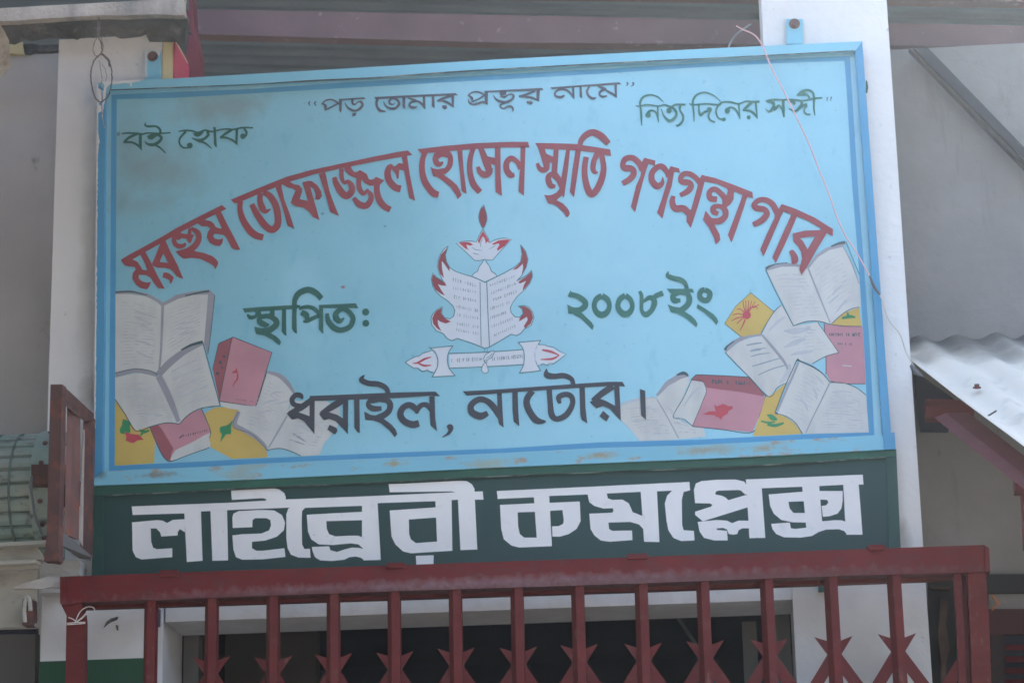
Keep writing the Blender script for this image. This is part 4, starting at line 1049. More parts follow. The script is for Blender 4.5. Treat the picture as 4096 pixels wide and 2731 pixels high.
paint('lettering', sign, """
@ 1820 1440 2.94
p 93,365 400,350 800,323 1500,273 1800,254 1970,254 2003,310 1850,302 1500,322 900,362 140,417
s 385,620,60 300,658,84 200,612,80 190,530,74 270,465,70 360,472,70 450,545,74 540,690,54
p 495,380 550,380 560,600 572,792 520,752 500,650
p 673,365 737,365 745,600 757,777 690,722 678,600
s 910,360,74 850,450,74 847,530,78 900,640,80 970,712,78 1068,722,24
s 1108,345,64 1120,500,64 1137,640,74 1200,690,64 1310,640,70 1380,520,64 1370,430,64 1300,402,64 1220,435,64 1235,510,40
s 1077,98,6 1080,170,74 1160,190,64 1280,182,64 1370,222,56 1390,295,54
p 1463,308 1527,308 1535,560 1557,742 1490,700 1473,640
s 1860,305,74 1730,390,76 1620,480,64
p 1583,490 1700,450 1780,480 1870,530 1935,560 1952,712 1900,660 1820,570 1740,540 1662,567
p 1870,290 1932,290 1952,712 1890,640 1880,500
p 1742,593 1817,660 1780,722 1698,660
p 2173,338 2237,360 2247,702 2188,650""", {'c': P_dslate}, Yp, .00005, 12, base=.0022)
# ------------------------------------------------------------------ green name board
YG = 6.700
nb = thing('name_board', at(1980, 2250, YG), 'long dark green name board with big white Bengali letters under the blue sign', 'signboard')
b = MB(); b.prism([at(x, y, YG) for x, y in ((372, 1945), (1000, 1920), (2000, 1872), (3000, 1830), (3585, 1798), (3606, 2260), (366, 2360))], (0, .03, 0)); b.build('panel', M_green, nb)
def railg(pts, Y=YG-.008): b = MB(); b.prism([at(x, y, Y) for x, y in pts], (0, .035, 0)); return b.build('frame_rail', M_greenf, nb)
railg([(373, 1942), (1000, 1918), (2000, 1869), (3000, 1827), (3584, 1797), (3586, 1824), (3000, 1860), (2000, 1901), (1450, 1930), (1000, 1948), (500, 1976), (373, 1980)])
M_green2 = mat('name_board_side_green', (.014, .055, .045, 1), .5, .14, 5, stains=[(12, .58, .7, (.02, .10, .07, 1), .4, (1, 1, .4))])
for q, Yq in (([(3546, 1828), (3586, 1825), (3606, 2260), (3560, 2262)], YG-.005), ([(373, 1981), (412, 1978), (412, 2355), (366, 2360)], YG-.004)):
    b = MB(); b.prism([at(x, y, Yq) for x, y in q], (0, .035, 0)); b.build('frame_rail', M_green2, nb)
M_gap = mat('grime_line', (.05, .06, .05, 1), .9, .3, 30, stains=[(30, .5, .6, (.20, .22, .18, 1), .8, (.4, 1, 1))])
paint('grime_line', nb, """
@ 0 0 1
s 412,1981,5 700,1968,4 1000,1952,5 1450,1932,4 2000,1904,5 2500,1884,4 3000,1863,5 3546,1828,4""", {'g': M_gap}, YG-.0082, label='dark gap under the green top rail')
paint('grime_line', sign, """
@ 0 0 1
s 440,361,4 700,351,5 1000,339,4 1250,324,7 1500,312,6 1800,290,7 2100,272,5 2500,251,6 2900,231,4 3200,216,5 3415,204,4""", {'g': M_gap}, YR-.0008, label='dark gap under the top frame rail')
paint('lettering', nb, """
@ 1000 1931 1.96
p -928,183 -450,165 -140,153 290,128 880,105 1620,72 1825,65 1830,130 1630,130 1455,142 1000,157 880,178 410,195 320,192 -180,212 -380,222 -510,237 -920,250
p -925,308 -730,290 -685,295 -650,313 -605,288 -510,283 -510,385 -550,360 -567,385 -567,410 -695,418 -705,385 -735,355 -778,355 -775,460 -760,505 -730,518 -610,510 -610,580 -850,598 -895,580 -920,530
p -515,230 -385,218 -372,608 -495,618
p -310,213 -180,206 -172,605 -295,608
p -148,58 190,42 230,50 270,80 280,110 278,155 130,155 125,125 100,118 -142,132
p -138,270 -130,240 -90,220 90,210 190,215 250,250 275,310 265,370 210,420 120,450 15,460 15,510 50,530 100,530 270,510 278,578 100,597 -60,600 -110,580 -130,520 -138,410 -60,400 90,395 150,370 165,330 160,290 130,275 40,275 20,290 18,345 -135,352
p 285,245 300,200 340,180 440,185 408,220 405,300 408,480 425,515 470,515 475,585 380,583 320,560 295,510 285,430
p 445,248 880,225 888,290 598,298 602,360 620,400 670,418 780,412 850,412 890,430 890,515 850,480 790,472 650,485 540,480 480,440 455,380
p 878,150 1000,150 1025,602 890,605 878,430
p 485,500 620,495 630,525 680,540 740,520 800,505 860,508 895,520 898,605 870,585 830,575 780,580 740,600 640,610 550,605 510,580 490,530
p 1095,215 1460,190 1462,270 1245,285 1248,400 1260,440 1300,470 1330,468 1470,458 1585,455 1585,530 1260,550 1200,535 1140,480 1110,420
p 1453,130 1580,125 1586,530 1470,533
p 1300,570 1440,565 1438,640 1305,645
p 1630,120 1762,115 1782,520 1650,525
p 1087,8 1200,5 1650,-18 1700,-15 1740,10 1760,45 1762,125 1630,130 1620,75 1580,65 1400,68 1095,72""", {'c': P_white}, YG, .00005, 18)
paint('lettering', nb, """
@ 2000 1400 1.96
p -25,1103 700,1070 1485,1032 1490,1095 1360,1100 1230,1105 1105,1109 690,1130 385,1142 268,1152 -18,1165
p 0,1212 390,1193 395,1262 138,1270 142,1380 155,1440 190,1468 290,1468 400,1462 406,1535 150,1545 90,1530 30,1480 10,1400
p 265,1140 385,1135 407,1535 290,1500
p 380,1196 625,1185 632,1340 600,1400 540,1440 470,1460 412,1460 408,1380 460,1378 495,1360 500,1330 490,1252 385,1258
p 685,1120 835,1115 845,1160 880,1172 960,1170 1010,1200 1040,1268 1120,1300 1128,1405 1090,1365 1020,1345 850,1350 855,1400 880,1415 1035,1412 1038,1487 860,1500 790,1490 740,1450 710,1400 700,1280 770,1278 880,1272 890,1260 885,1238 810,1240 740,1220 700,1190
p 1103,1100 1230,1095 1250,1503 1130,1500
p 1360,1090 1490,1085 1488,1098 1440,1110 1425,1170 1428,1370 1440,1410 1520,1415 1525,1490 1420,1495 1360,1470 1320,1410 1305,1330 1292,1200 1310,1140
p 1520,1095 1535,1045 1580,1025 1700,1015 1850,1013 1915,1030 1935,1060 1940,1130 1920,1128 1890,1100 1870,1095 1710,1100 1690,1110 1688,1130 1740,1140 1770,1155 1790,1175 1925,1135 1950,1140 1950,1228 1590,1340 1530,1290 1530,1265 1655,1225 1665,1210 1645,1200 1530,1198
p 1928,1012 2047,1010 2080,1470 1955,1472 1948,1330 1935,1140
p 1550,1345 1700,1330 1780,1335 1820,1355 1870,1335 1955,1335 1960,1395 1900,1395 1870,1410 1860,1440 1830,1445 1795,1440 1780,1405 1750,1392 1700,1395 1700,1408 1780,1415 1785,1490 1680,1490 1600,1470 1565,1420
@ 2896 1400 1.96
p 172,1013 1088,975 1093,1052 935,1054 745,1064 615,1069 285,1082
p 350,1130 620,1108 635,1108 640,1182 505,1188 515,1240 545,1275 640,1275 645,1350 540,1348 450,1330 390,1280 362,1220
p 740,1103 930,1103 930,1180 920,1240 890,1280 830,1300 775,1305 765,1220 800,1215 818,1195 810,1172 745,1170
p 612,1055 745,1050 770,1350 642,1352
p 935,1045 1055,1040 1086,1445 960,1445 950,1340
p 370,1360 515,1350 525,1395 560,1400 645,1390 640,1342 770,1340 860,1332 920,1332 960,1345 968,1445 940,1415 900,1402 800,1405 740,1425 690,1455 600,1468 470,1465 410,1440 380,1400""", {'c': P_white}, YG, .00005, 18)
# ------------------------------------------------------------------ collapsible gate
YT = 6.55
gate = thing('collapsible_gate', at(2090, 2500, YT), 'oxide red collapsible steel gate with upright bars and criss-cross strips below the boards', 'gate')
def railpoly(name, pts, Y, d, matr=M_rail, label=None):
    b = MB(); b.prism([at(x, y, Y) for x, y in pts], (0, d, 0)); return b.build(name, matr, gate)
railpoly('top_rail', [(245, 2306), (600, 2292), (1500, 2262), (2500, 2228), (3400, 2196), (3937, 2178), (3948, 2190), (3955, 2284), (3880, 2288), (3400, 2300), (2500, 2334), (1500, 2366), (600, 2398), (242, 2410)], YT-.05, .055)
railpoly('rail_cap', [(240, 2304), (256, 2308), (262, 2395), (300, 2398), (302, 2410), (262, 2420), (240, 2412)], YT-.054, .062)
railpoly('rail_cap', [(3938, 2179), (3956, 2190), (3961, 2285), (3942, 2287)], YT-.054, .062)
railpoly('lower_lip', [(300, 2416), (1500, 2378), (2500, 2346), (3400, 2314), (3830, 2298), (3830, 2316), (3400, 2332), (2500, 2364), (1500, 2396), (300, 2434)], YT+.012, .03, M_gate)
# welded tabs that stand proud above the rail
for q in ([(636, 2279), (708, 2278), (717, 2288), (712, 2303), (640, 2305)], [(1544, 2250), (1612, 2248), (1626, 2260), (1618, 2270), (1552, 2272)], [(2504, 2219), (2515, 2214), (2586, 2212), (2594, 2224), (2588, 2232), (2512, 2236)], [(3468, 2184), (3480, 2178), (3536, 2177), (3544, 2188), (3536, 2198), (3478, 2200)]):
    railpoly('weld_tab', q, YT-.058, .02)
zb = 1.35; zr = at(2090, 2350, YT).z
bx = [(574,625,565,621),(819,870,811,862),(1061,1112,1064,1112),(1301,1355,1306,1357),(1546,1597,1554,1602),(1791,1842,1801,1852),(2041,2092,2047,2098),(2286,2334,2293,2344),(2536,2587,2554,2605),(2786,2837,2801,2852),(3043,3092,3061,3108),(3299,3348,3322,3368),(3552,3603,3577,3626)]
Xb = [at((a+b_)/2, 2440-(a-600)*.034, YT-.03).x*.5+at((c+d)/2, 2720, YT-.03).x*.5 for a, b_, c, d in bx]
wb = .0345
bm_ = MB()      # channel: web with two flanges, open to the side
x0 = wb/2
bm_.prism([Vector(p) for p in ((-x0, .012, 0), (-.0035, -.010, 0), (-.0035, .016, 0), (-x0, .016, 0))], (0, 0, -1.2))
bm_.prism([Vector(p) for p in ((.0035-.0069, -.0125, 0), (x0, -.0125, 0), (x0, .004, 0), (.0035-.0069, .004, 0))], (0, 0, -1.2))
first = None
for k, X in enumerate(Xb):
    wl = Vector((X, YT-.03, zr+.035))
    if first is None:
        first = build('upright_bar', bm_.v, bm_.f, M_gate); first.parent = gate; first.location = wl-gate.location
    else:
        o = first.copy(); COL.objects.link(o); o.parent = gate; o.location = wl-gate.location
# rear channel of each bar
mb2 = MB(); mb2.box(-x0, x0, 0, .004, -1.2, 0); rf = None
for k, X in enumerate(Xb):
    wl = Vector((X, YT-.006, zr+.02))
    if rf is None: rf = build('rear_bar', mb2.v, mb2.f, M_gate); rf.parent = gate; rf.location = wl-gate.location
    else: o = rf.copy(); COL.objects.link(o); o.parent = gate; o.location = wl-gate.location
# criss-cross strips with pointed ends
tipy = [None,1355,1355,1333,1318,1290,1283,1262,1252,1232,1215,1200,1177]
def strip_mesh(sgn):
    u = .000366; T = (0, 0)
    P = [(0, 0), (130*u, -46*u), (130*u+1300*u/1.5*1.0, -46*u-1300*u), (1300*u/1.5, -1300*u)]
    return [(sgn*x, z) for x, z in P]
proto = {}
for k in range(1, 13):
    for sgn in (1, -1):
        z = at((bx[k][0]+bx[k][1])/2, 1931+tipy[k]/1.96, YT-.018).z
        X = Xb[k]-sgn*.0492
        if sgn not in proto:
            q = strip_mesh(sgn); b = MB(); b.prism([Vector((x, 0, zz)) for x, zz in (q if sgn > 0 else q[::-1])], (0, .003, 0))
            o = build('lattice_strip', b.v, b.f, M_gate); proto[sgn] = o
        else: o = proto[sgn].copy(); COL.objects.link(o)
        o.parent = gate; o.location = Vector((X, YT-.0125-(.0035 if sgn > 0 else 0), z))-gate.location
    b = MB()
# strip arriving at the end post
o = proto[-1].copy(); COL.objects.link(o); o.parent = gate; pz = at(3850, 2610, YT-.02); o.location = Vector((pz.x+.03, YT-.0125, pz.z))-gate.location
# posts
def post(pts, Y, d, nm='post'):
    b = MB(); b.prism([at(x, y, Y) for x, y in pts], (0, d, 0)); b.build(nm, M_gate, gate)
post([(268, 2405), (326, 2405), (334, 2480), (332, 2950), (258, 2950), (264, 2560), (266, 2460), (245, 2418)], YT-.045, .045)
post([(3868, 2286), (3944, 2286), (3958, 2500), (3972, 2950), (3895, 2950), (3884, 2600)], YT-.04, .045)
post([(3814, 2290), (3842, 2290), (3862, 2600), (3870, 2950), (3846, 2950), (3832, 2600)], YT-.03, .03, 'end_bar')
post([(3844, 2290), (3866, 2290), (3884, 2700), (3890, 2950), (3871, 2950), (3863, 2600)], YT-.005, .03, 'end_bar')
# twine knotted round the left post
def pz(tile, pts, Y):
    ox, oy, sc = tile; return [at(ox+x/sc, oy+y/sc, Y) for x, y in pts]
D1 = (0, 1931, 1.96)
b = MB()
for P in ([(525, 1098), (600, 1092), (668, 1090)], [(526, 1108), (600, 1104), (668, 1098)], [(590, 1090), (610, 1040), (640, 995), (690, 970), (730, 975), (742, 1000), (730, 1020)], [(595, 1090), (640, 1055), (680, 1010), (675, 1008)], [(600, 1088), (570, 1065), (535, 1052)], [(605, 1085), (640, 1060), (690, 1020), (715, 1025)]):
    b.tube(spline([tuple(v) for v in pz(D1, P, YT-.055)], 5), .0013, 6)
tag(b.build('twine_knot', M_ptwine), 'pale twine knotted round the left gate post just under the rail', 'twine')
b = MB(); b.prism(pz(D1, [(1228, 985), (1248, 985), (1245, 1120), (1226, 1118)], YF-.02), (0, .02, 0)); tag(b.build('blue_clip', mat('navy_plastic', (.03, .04, .10, 1), .5)), 'small navy plastic clip on the left pillar beside the first gate bar', 'clip')
b = MB(); b.prism([at(2896+x/1.96, 1931+y/1.96, YF-.02) for x, y in ((740, 812), (792, 810), (792, 845), (744, 846))], (0, .02, 0)); tag(b.build('green_clip', M_greenf), 'small dark green clip on the right pillar just under the gate rail', 'clip')
# ------------------------------------------------------------------ wire across the sign
A4 = (2896, 0, 1.96); B4 = (2896, 700, 1.96)
wire = thing('slack_wire', at(3400, 800, 6.63), 'thin pink and cream wire slung in front of the sign down to the tin awning', 'wire')
P = pz(A4, [(95, 205), (150, 235), (215, 262), (262, 300), (310, 380), (345, 470), (400, 590), (460, 700), (540, 860), (620, 1030), (690, 1185), (740, 1320), (790, 1440), (840, 1568)], 6.645)+pz(B4, [(870, 290), (920, 410), (960, 490), (1010, 560), (1080, 680), (1145, 800)], 6.645)
b = MB(); b.tube(spline([tuple(v) for v in P], 4), .0019); b.build('pink_length', M_wpink, wire)
P = pz(B4, [(1140, 790), (1165, 850), (1190, 895), (1222, 940)], 6.645); b = MB(); b.tube(P, [.002, .0042, .004, .0028]); b.build('taped_joint', M_tape, wire)
P = pz(B4, [(1218, 935), (1240, 980), (1262, 1050), (1280, 1110), (1320, 1175), (1370, 1230), (1400, 1300), (1425, 1380), (1460, 1450), (1500, 1520)], 6.645); b = MB(); b.tube(spline([tuple(v) for v in P], 4), .0017); b.build('cream_length', M_wcream, wire)
P = pz(B4, [(1465, 1490), (1490, 1530), (1530, 1560), (1560, 1580)], 6.62); b = MB(); b.tube(P, [.004, .008, .006, .003]); b.build('tape_end', M_tape, wire)
# ------------------------------------------------------------------ jute loop hanging over the corner of the sign
A1 = (0, 0, 1.96); rr = random.Random(9)
def strand(b, pts, r, Y=6.62, j=3):
    P = spline([tuple(v) for v in pz(A1, pts, Y)], 6); P = [(p[0]+rr.uniform(-j, j)*.0003, p[1]+rr.uniform(-j, j)*.0004, p[2]+rr.uniform(-j, j)*.0003) for p in P]; b.tube(P, r*.58, 6)
b = MB()
strand(b, [(775, 140), (768, 190), (765, 240), (775, 300), (795, 350), (800, 400), (790, 430)], .0040, j=6)
strand(b, [(768, 150), (780, 230), (760, 300), (735, 350), (728, 390), (745, 430), (770, 450)], .0022, j=6)
strand(b, [(785, 180), (775, 260), (800, 330), (812, 375), (790, 420)], .0020, j=6)
strand(b, [(742, 215), (765, 240), (792, 210)], .0016)
strand(b, [(790, 425), (750, 460), (722, 520), (714, 600), (722, 690), (745, 760), (775, 800)], .0040)
strand(b, [(790, 420), (840, 460), (868, 520), (878, 590), (870, 680), (850, 750), (800, 800), (772, 798)], .0034)
strand(b, [(800, 425), (845, 465), (862, 520)], .0060)
strand(b, [(780, 480), (790, 550), (800, 620), (790, 680), (800, 760), (798, 850), (812, 940), (818, 1000)], .0016)
strand(b, [(800, 500), (830, 560), (835, 610), (825, 640)], .0013)
tag(b.build('jute_loop', M_twine), 'frayed jute loop hanging from the ledge over the top left corner of the blue sign', 'twine')
# ------------------------------------------------------------------ awning at the right
Tp = at(3651, 1358, YW); ap = at(3656, 1466, 6.78)
s_ = (Tp.z-ap.z)/(YW-6.78)
N_ = Vector((0, -s_, 1)).normalized()
N_ = Vector((0, s_*-1, 1)).normalized()
bp_ = on_plane(4096, 1803, ap, N_)
dr = (bp_-ap).normalized()
aw = thing('tin_awning', ap, 'bright corrugated tin awning on red steel angles to the right of the signs', 'awning')
Pw = ap + dr*((YW-.003-ap.y)/dr.y)           # where the left edge meets the wall
Lr = 1.9; pitch = .108; depth = .0095
vs = []; fs = []; nu = 12*16; nv = 14; rr = random.Random(2)
for j in range(nv+1):
    for i in range(nu+1):
        u = i/12*pitch; h = depth*math.cos(2*math.pi*i/12)+.0015*math.sin(i*.7+j*.9)
        p = Pw + Vector((1, 0, 0))*u + dr*(Lr*j/nv) + N_*h
        if j == 0: pass
        vs.append(p)
for j in range(nv):
    for i in range(nu): a = j*(nu+1)+i; fs.append((a, a+1, a+nu+2, a+nu+1))
o = build('corrugated_sheet', vs, fs, M_galv, aw, smooth=True); md = o.modifiers.new('t', 'SOLIDIFY'); md.thickness = .0012
b = MB(); p = on_plane(2896+1983/1.96, 1400+297/1.96, ap+N_*.012, N_); b.disc(p, N_, .007, .010, 6); b.disc(p, N_, .011, .002, 12); b.build('roofing_screw', M_rust, aw)
b = MB(); p = on_plane(2896+2100/1.96, 1400+500/1.96, ap+N_*.012, N_); b.bar(p-Vector((.012, 0, .006)), p+Vector((.012, 0, .008)), .004, .003); b.build('scratch', M_concd, aw)
# red angle frame below
C4 = (2896, 1400, 1.96)
M_ang = mat('red_angle_iron', (.14, .032, .034, 1), .6, .12, 10, stains=[(18, .56, .7, (.13, .075, .07, 1), .6, (1, 1, 1))])
def below(x, y, dz):   # point on a plane dz under the sheet
    return on_plane(2896+x/1.96, 1400+y/1.96, ap-N_*dz, N_)
b = MB(); b.prism(pz(C4, [(1582, 392), (1850, 392), (1960, 470), (1960, 535), (1582, 530)], 6.86), (0, .05, 0)); b.build('cross_angle', M_ang, aw)
b = MB(); b.prism(pz(C4, [(1584, 382), (1800, 386), (1850, 400), (1584, 396)], 6.80), (0, .11, .0)); b.build('cross_angle', M_ang, aw)
A_ = below(1640, 520, .07); B_ = below(2420, 1090, .07)
b = MB(); P1 = [below(1648, 530, .075), below(1830, 528, .075), below(2352, 940, .075), below(2352, 1090, .075)]; b.prism(P1, (.03, 0, .012)); b.build('rafter', M_ang, aw)
b = MB(); p = below(2352, 930, .075); b.prism(pz(C4, [(2280, 930), (2460, 930), (2460, 1106), (2290, 1106)], p.y-.02), (0, .05, 0)); b.build('end_angle', M_ang, aw)
b = MB(); b.prism(pz(C4, [(2330, 1106), (2350, 1106), (2362, 1560), (2350, 1560)], p.y), (0, .02, 0)); b.build('drop_bar', M_ang, aw)
b = MB(); b.prism(pz(C4, [(1490, 150), (1560, 210), (1800, 380), (1790, 520), (1760, 635), (1540, 632), (1520, 500)], 7.03), (0, .015, 0)); b.build('wall_dark_patch', M_dark, bld)  # flat dark patch set on the wall under the awning
# ------------------------------------------------------------------ dark bay to the right of the pillar behind the gate
D4 = (2896, 1931, 1.96)
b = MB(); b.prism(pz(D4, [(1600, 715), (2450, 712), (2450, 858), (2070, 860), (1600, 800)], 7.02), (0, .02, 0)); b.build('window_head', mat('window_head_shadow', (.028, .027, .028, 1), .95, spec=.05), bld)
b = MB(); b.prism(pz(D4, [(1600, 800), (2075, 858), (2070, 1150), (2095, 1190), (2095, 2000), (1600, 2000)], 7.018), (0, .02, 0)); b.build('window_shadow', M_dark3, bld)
b = MB(); b.prism(pz(D4, [(1700, 900), (1760, 930), (1740, 1100), (1770, 1300), (1740, 1420), (1765, 2000), (1690, 2000), (1705, 1400), (1680, 1200)], 7.0), (0, .02, 0))
b.prism(pz(D4, [(1610, 800), (1780, 815), (1760, 835), (1620, 828)], 7.0), (0, .02, 0)); tag(b.build('hanging_rag', mat('brown_rag', (.055, .036, .03, 1), .95, .5, 14, spec=.05)), 'brown rag hanging in the dark gap between the right pillar and gate post', 'rag')
b = MB(); b.prism(pz(D4, [(2090, 870), (2110, 872), (2165, 940), (2105, 1000), (2095, 985), (2138, 940)], 6.95), (0, .01, 0)); tag(b.build('orange_strap', mat('orange_strap_plastic', (.30, .12, .05, 1), .6)), 'small orange strap poking out past the right gate post', 'strap')
lv = thing('louvred_shutter', pz(D4, [(2250, 1500)], 7.0)[0], 'dark red louvred shutter at the lower right corner behind the gate', 'shutter')
b = MB(); b.prism(pz(D4, [(2070, 985), (2450, 985), (2450, 1180), (2070, 1190)], 6.99), (0, .02, 0)); b.build('head_rail', mat('maroon_paint', (.05, .016, .018, 1), .7, spec=.1), lv)
b = MB(); b.prism(pz(D4, [(2092, 1190), (2200, 1188), (2205, 2000), (2100, 2000)], 6.99), (0, .02, 0)); b.build('stile', mat('maroon_paint_dark', (.03, .018, .020, 1), .7, spec=.1), lv)
b = MB(); b.prism(pz(D4, [(2200, 1180), (2500, 1180), (2500, 2000), (2204, 2000)], 7.01), (0, .02, 0)); b.build('backing', M_dark, lv)
for i in range(8):
    y = 1225+i*90 if i else 1225
    b = MB(); q = pz(D4, [(2202, y+40), (2480, y+40), (2480, y+96), (2206, y+96)], 6.99); q[0].y -= .0; b.prism([q[0], q[1], q[2]+Vector((0, -.03, 0)), q[3]+Vector((0, -.03, 0))], (0, .01, 0)); b.build('louvre', M_louv, lv)
# ------------------------------------------------------------------ steel bracket frame standing out from the left pillar
E1 = (0, 1500, 1.882)
br = thing('bracket_frame', at(300, 1800, 6.6), 'rusty red steel frame jutting out beside the left edge of the boards', 'bracket')
XN = at((380+452)/2/1.882, 1500+600/1.882, 6.2).x
YN = 6.2; YFar = 6.62
xf = at(670/1.882, 1500+600/1.882, YFar).x
zt1 = at(425/1.882, 1500+75/1.882, YN).z; zt2 = at(700/1.882, 1500+315/1.882, YFar).z
zb1 = at(440/1.882, 1500+1190/1.882, YN).z; zb2 = at(680/1.882, 1500+1370/1.882, YFar).z
def poly3(name, pts, d, matr=M_rust):    # pts (x,y,Y)
    b = MB(); b.prism([at(x/1.882, 1500+y/1.882, Y) for x, y, Y in pts], d); return b.build(name, matr, br)
poly3('near_upright', [(380, 70, YN), (465, 68, YN), (458, 600, YN), (440, 1180, YN), (440, 1400, YN), (330, 1400, YN), (352, 1190, YN), (366, 600, YN)], (.004, .03, 0))
poly3('top_bar', [(465, 68, YN), (708, 292, YFar), (700, 320, YFar), (640, 330, 6.52), (470, 190, YN+.01)], (.0, .0, -.008))
poly3('mid_upright', [(505, 240, 6.36), (565, 290, 6.44), (560, 760, 6.44), (550, 1230, 6.44), (485, 1200, 6.36), (495, 700, 6.36)], (.01, .02, 0), mat('rust_brown_face', (.15, .075, .065, 1), .75, .2, 12, stains=[(16, .5, .66, (.24, .07, .04, 1), .6, (1, 1, 1))]))
poly3('far_upright', [(628, 330, 6.58), (705, 320, YFar), (695, 840, YFar), (688, 1370, YFar), (600, 1290, 6.56), (615, 700, 6.57)], (.0, .02, 0))
poly3('far_flange', [(622, 400, 6.565), (636, 410, 6.565), (628, 900, 6.565), (622, 1290, 6.565), (595, 1240, 6.555), (604, 900, 6.56)], (.0, .004, 0), mat('worn_edge', (.30, .25, .22, 1), .7, .15, 20))
poly3('bottom_bar', [(440, 1165, YN), (690, 1375, YFar), (688, 1400, YFar), (600, 1380, 6.56), (440, 1270, YN)], (0, 0, .006), M_jamb)
poly3('cross_bar', [(235, 672, 6.5), (490, 668, 6.5), (488, 825, 6.5), (235, 818, 6.5)], (0, .05, 0))
# ------------------------------------------------------------------ rolling shutter drum at the left edge
rs = thing('rolling_shutter', at(60, 2000, 6.6), 'worn pale green rolled tin shutter drum above cream hood panels at the left edge', 'rolling shutter')
cyc = at(150/1.882, 1500+780/1.882, 6.62); Rr = .50*(at(100, 1500+320/1.882, 6.45).z-at(100, 1500+1240/1.882, 6.45).z)
cyc = Vector((0, 6.72, (at(100, 1500+320/1.882, 6.5).z+at(100, 1500+1240/1.882, 6.5).z)/2))
xe = at(150/1.882, 1500+750/1.882, 6.45).x
nsl = 16
for i in range(nsl):
    a0, a1 = math.radians(180+96-i*(220/nsl)), math.radians(180+96-(i+1)*(220/nsl)-(-.6))
    b = MB(); pr = []
    for t, dr_ in ((0, -.006), (.12, .003), (.5, .006), (.88, .003), (1, -.006)):
        a = a0+(a1-a0)*t; r = Rr+dr_; pr.append(Vector((-3.2, cyc.y+r*math.cos(a), cyc.z+r*math.sin(a))))
    for t in (1, 0):
        a = a0+(a1-a0)*t; r = Rr-.012; pr.append(Vector((-3.2, cyc.y+r*math.cos(a), cyc.z+r*math.sin(a))))
    b.prism(pr, (xe+3.2+.002, 0, 0)); b.build('slat', M_shut, rs)
def ring(x0, x1, r0, r1, name, matr, n=28, a_lo=30, a_hi=330):
    b = MB()
    for i in range(n):
        a0 = math.radians(a_lo+(a_hi-a_lo)*i/n); a1 = math.radians(a_lo+(a_hi-a_lo)*(i+1)/n)
        q = [Vector((x, cyc.y+r*math.cos(a), cyc.z+r*math.sin(a))) for x, r, a in ((x0, r1, a0), (x0, r1, a1), (x0, r0, a1), (x0, r0, a0))]
        b.prism(q, (x1-x0, 0, 0))
    return b.build(name, matr, rs)
for jx in (.055, .115, .24): ring(xe-jx-.006, xe-jx, Rr+.001, Rr+.0075, 'seam', M_shutd, 28, 100, 260)
rg = ring(xe, xe+.052, Rr-.02, Rr+.012, 'end_band', M_shut)
for a in (118, 140, 163, 178, 197, 218, 240):
    b = MB(); a = math.radians(a); b.disc((xe+.030, cyc.y+(Rr+.012)*math.cos(a), cyc.z+(Rr+.012)*math.sin(a)), (0, math.cos(a), math.sin(a)), .007, .004, 8); b.build('rivet', M_rust, rg)
b = MB(); b.disc((xe-.02, cyc.y, cyc.z), (1, 0, 0), Rr-.03, .01, 24); b.build('end_plate', M_dark, rs)
b = MB(); b.disc((xe-.02, cyc.y-.01, cyc.z), (1, 0, 0), .035, .12, 14); b.build('axle', M_rust, rs)
zz = lambda y, Y=6.5: at(100, y, Y).z
# cream hood and fascia under the drum
b = MB()
def eb(pts, Y, d, name, matr, lab=None):
    b = MB(); b.prism([at(x/1.882, 1500+y/1.882, Y) for x, y in pts], (0, d, 0)); return b.build(name, matr, rs)
eb([(-60, 1262), (345, 1240), (348, 1268), (-60, 1290)], 6.42, .04, 'hood_rib', M_cream)
eb([(-60, 1290), (265, 1282), (315, 1350), (320, 1385), (-60, 1402)], 6.47, .02, 'hood_panel', M_cream)
eb([(-60, 1398), (275, 1384), (275, 1412), (-60, 1428)], 6.44, .04, 'hood_rib', M_cream)
eb([(-60, 1428), (272, 1412), (285, 1450), (-60, 1470)], 6.47, .02, 'hood_panel', M_cream)
eb([(310, 1215), (420, 1195), (425, 1400), (320, 1385), (345, 1300)], 6.5, .05, 'rust_block', M_rust)
b = MB(); b.prism(pz(D1, [(-60, 665), (290, 640), (300, 700), (295, 760), (282, 1105), (-60, 1120)], 6.55), (0, .02, 0)); b.build('fascia_panel', M_cream, rs)
b = MB(); b.prism(pz(D1, [(-60, 1112), (280, 1098), (278, 1122), (-60, 1132)], 6.53), (0, .04, 0)); b.build('hood_rib', M_cream, rs)
b = MB(); b.prism(pz(D1, [(-60, 1132), (278, 1122), (278, 1168), (-60, 1172)], 6.58), (0, .03, 0)); b.build('bottom_channel', M_dark, rs)
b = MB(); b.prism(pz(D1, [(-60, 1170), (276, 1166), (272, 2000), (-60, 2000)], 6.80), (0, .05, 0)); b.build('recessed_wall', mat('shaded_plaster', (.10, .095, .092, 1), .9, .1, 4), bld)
b = MB(); b.prism(pz(D1, [(180, 905), (215, 890), (250, 905), (255, 1040), (245, 1110), (175, 1112), (172, 960)], 6.50), (0, .05, 0)); b.build('lock_case', M_rust, rs)
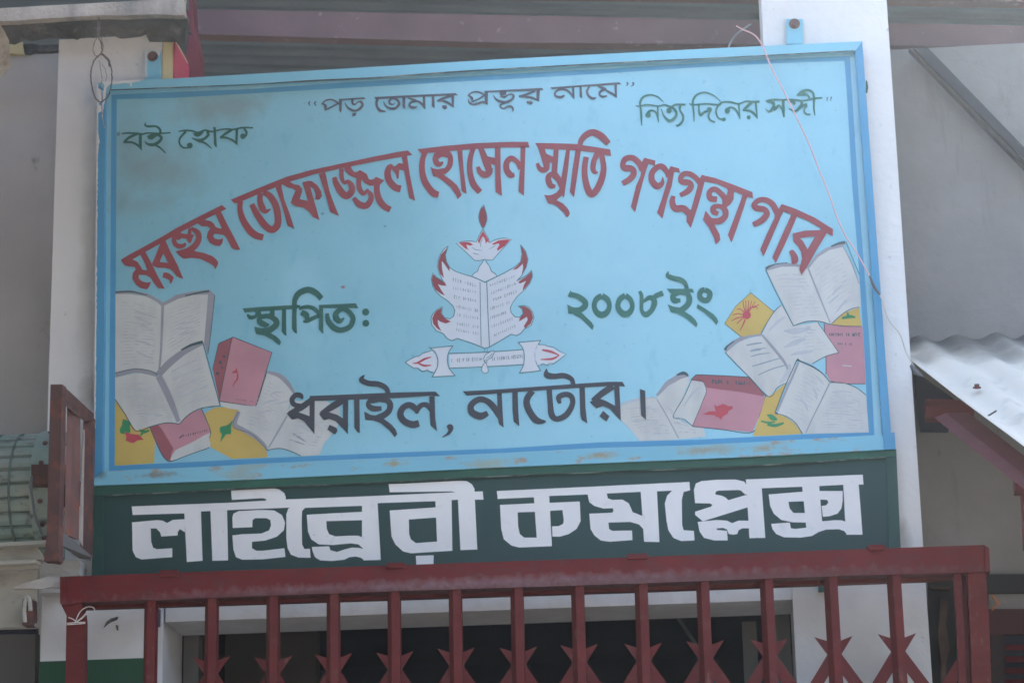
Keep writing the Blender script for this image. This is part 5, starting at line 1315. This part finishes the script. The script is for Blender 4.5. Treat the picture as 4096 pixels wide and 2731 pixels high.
b = MB(); P = spline([tuple(v) for v in pz(D1, [(195, 1090), (190, 1000), (200, 920), (215, 895), (232, 920), (238, 1000)], 6.49)], 5); b.tube(P, .006); b.build('lock_hasp', M_cream, rs)
b = MB(); P = spline([tuple(at(x/1.882, 1500+y/1.882, 6.46)) for x, y in ((238, 760), (235, 860), (250, 980), (270, 1080), (300, 1150), (318, 1200))], 5); b.tube(P, .004); b.build('cable', M_tape, rs)
# plaster block between hood and pillar
b = MB(); b.prism(pz(D1, [(300, 630), (450, 612), (620, 600), (632, 640), (620, 690), (624, 720), (540, 728), (470, 735), (465, 860), (300, 860)], 6.66), (0, .07, 0)); b.build('plaster_block', M_dwhite, bld)
b = MB(); b.prism(pz(D1, [(105, 815), (160, 795), (210, 775), (300, 752), (350, 738), (372, 726), (395, 724), (415, 738), (470, 745), (470, 822), (400, 815), (330, 832), (250, 826), (110, 825)], 6.537), (0, .012, 0)); b.build('mortar_smear', M_dwhite, bld)
b = MB(); b.prism([at(x/1.96, 1931+y/1.96, 6.735) for x, y in ((820, 1120), (835, 1085), (870, 1060), (925, 1045), (915, 1070), (870, 1085), (845, 1100), (815, 1130))], (0, .004, 0)); b.prism([at(x/1.96, 1931+y/1.96, 6.735) for x, y in ((905, 1110), (925, 1115), (925, 1155), (915, 1150))], (0, .004, 0)); b.build('dirt_mark', M_concd, lp)

# ------------------------------------------------------------------ thin even haze volume added to stand in for lens veil
hz = MB(); hz.box(-26, 26, -26, 26, -1, 6.4)
hm = bpy.data.materials.new('veil_haze'); hm.use_nodes = True; hn = hm.node_tree
for n_ in list(hn.nodes):
    if n_.type == 'BSDF_PRINCIPLED': hn.nodes.remove(n_)
pv = hn.nodes.new('ShaderNodeVolumePrincipled'); pv.inputs['Color'].default_value = (.72, .86, 1, 1); pv.inputs['Density'].default_value = .0021; pv.inputs['Anisotropy'].default_value = .86
hn.links.new(pv.outputs[0], hn.nodes['Material Output'].inputs['Volume'])
tag(hz.build('veil_haze_volume', hm), kind='stuff')
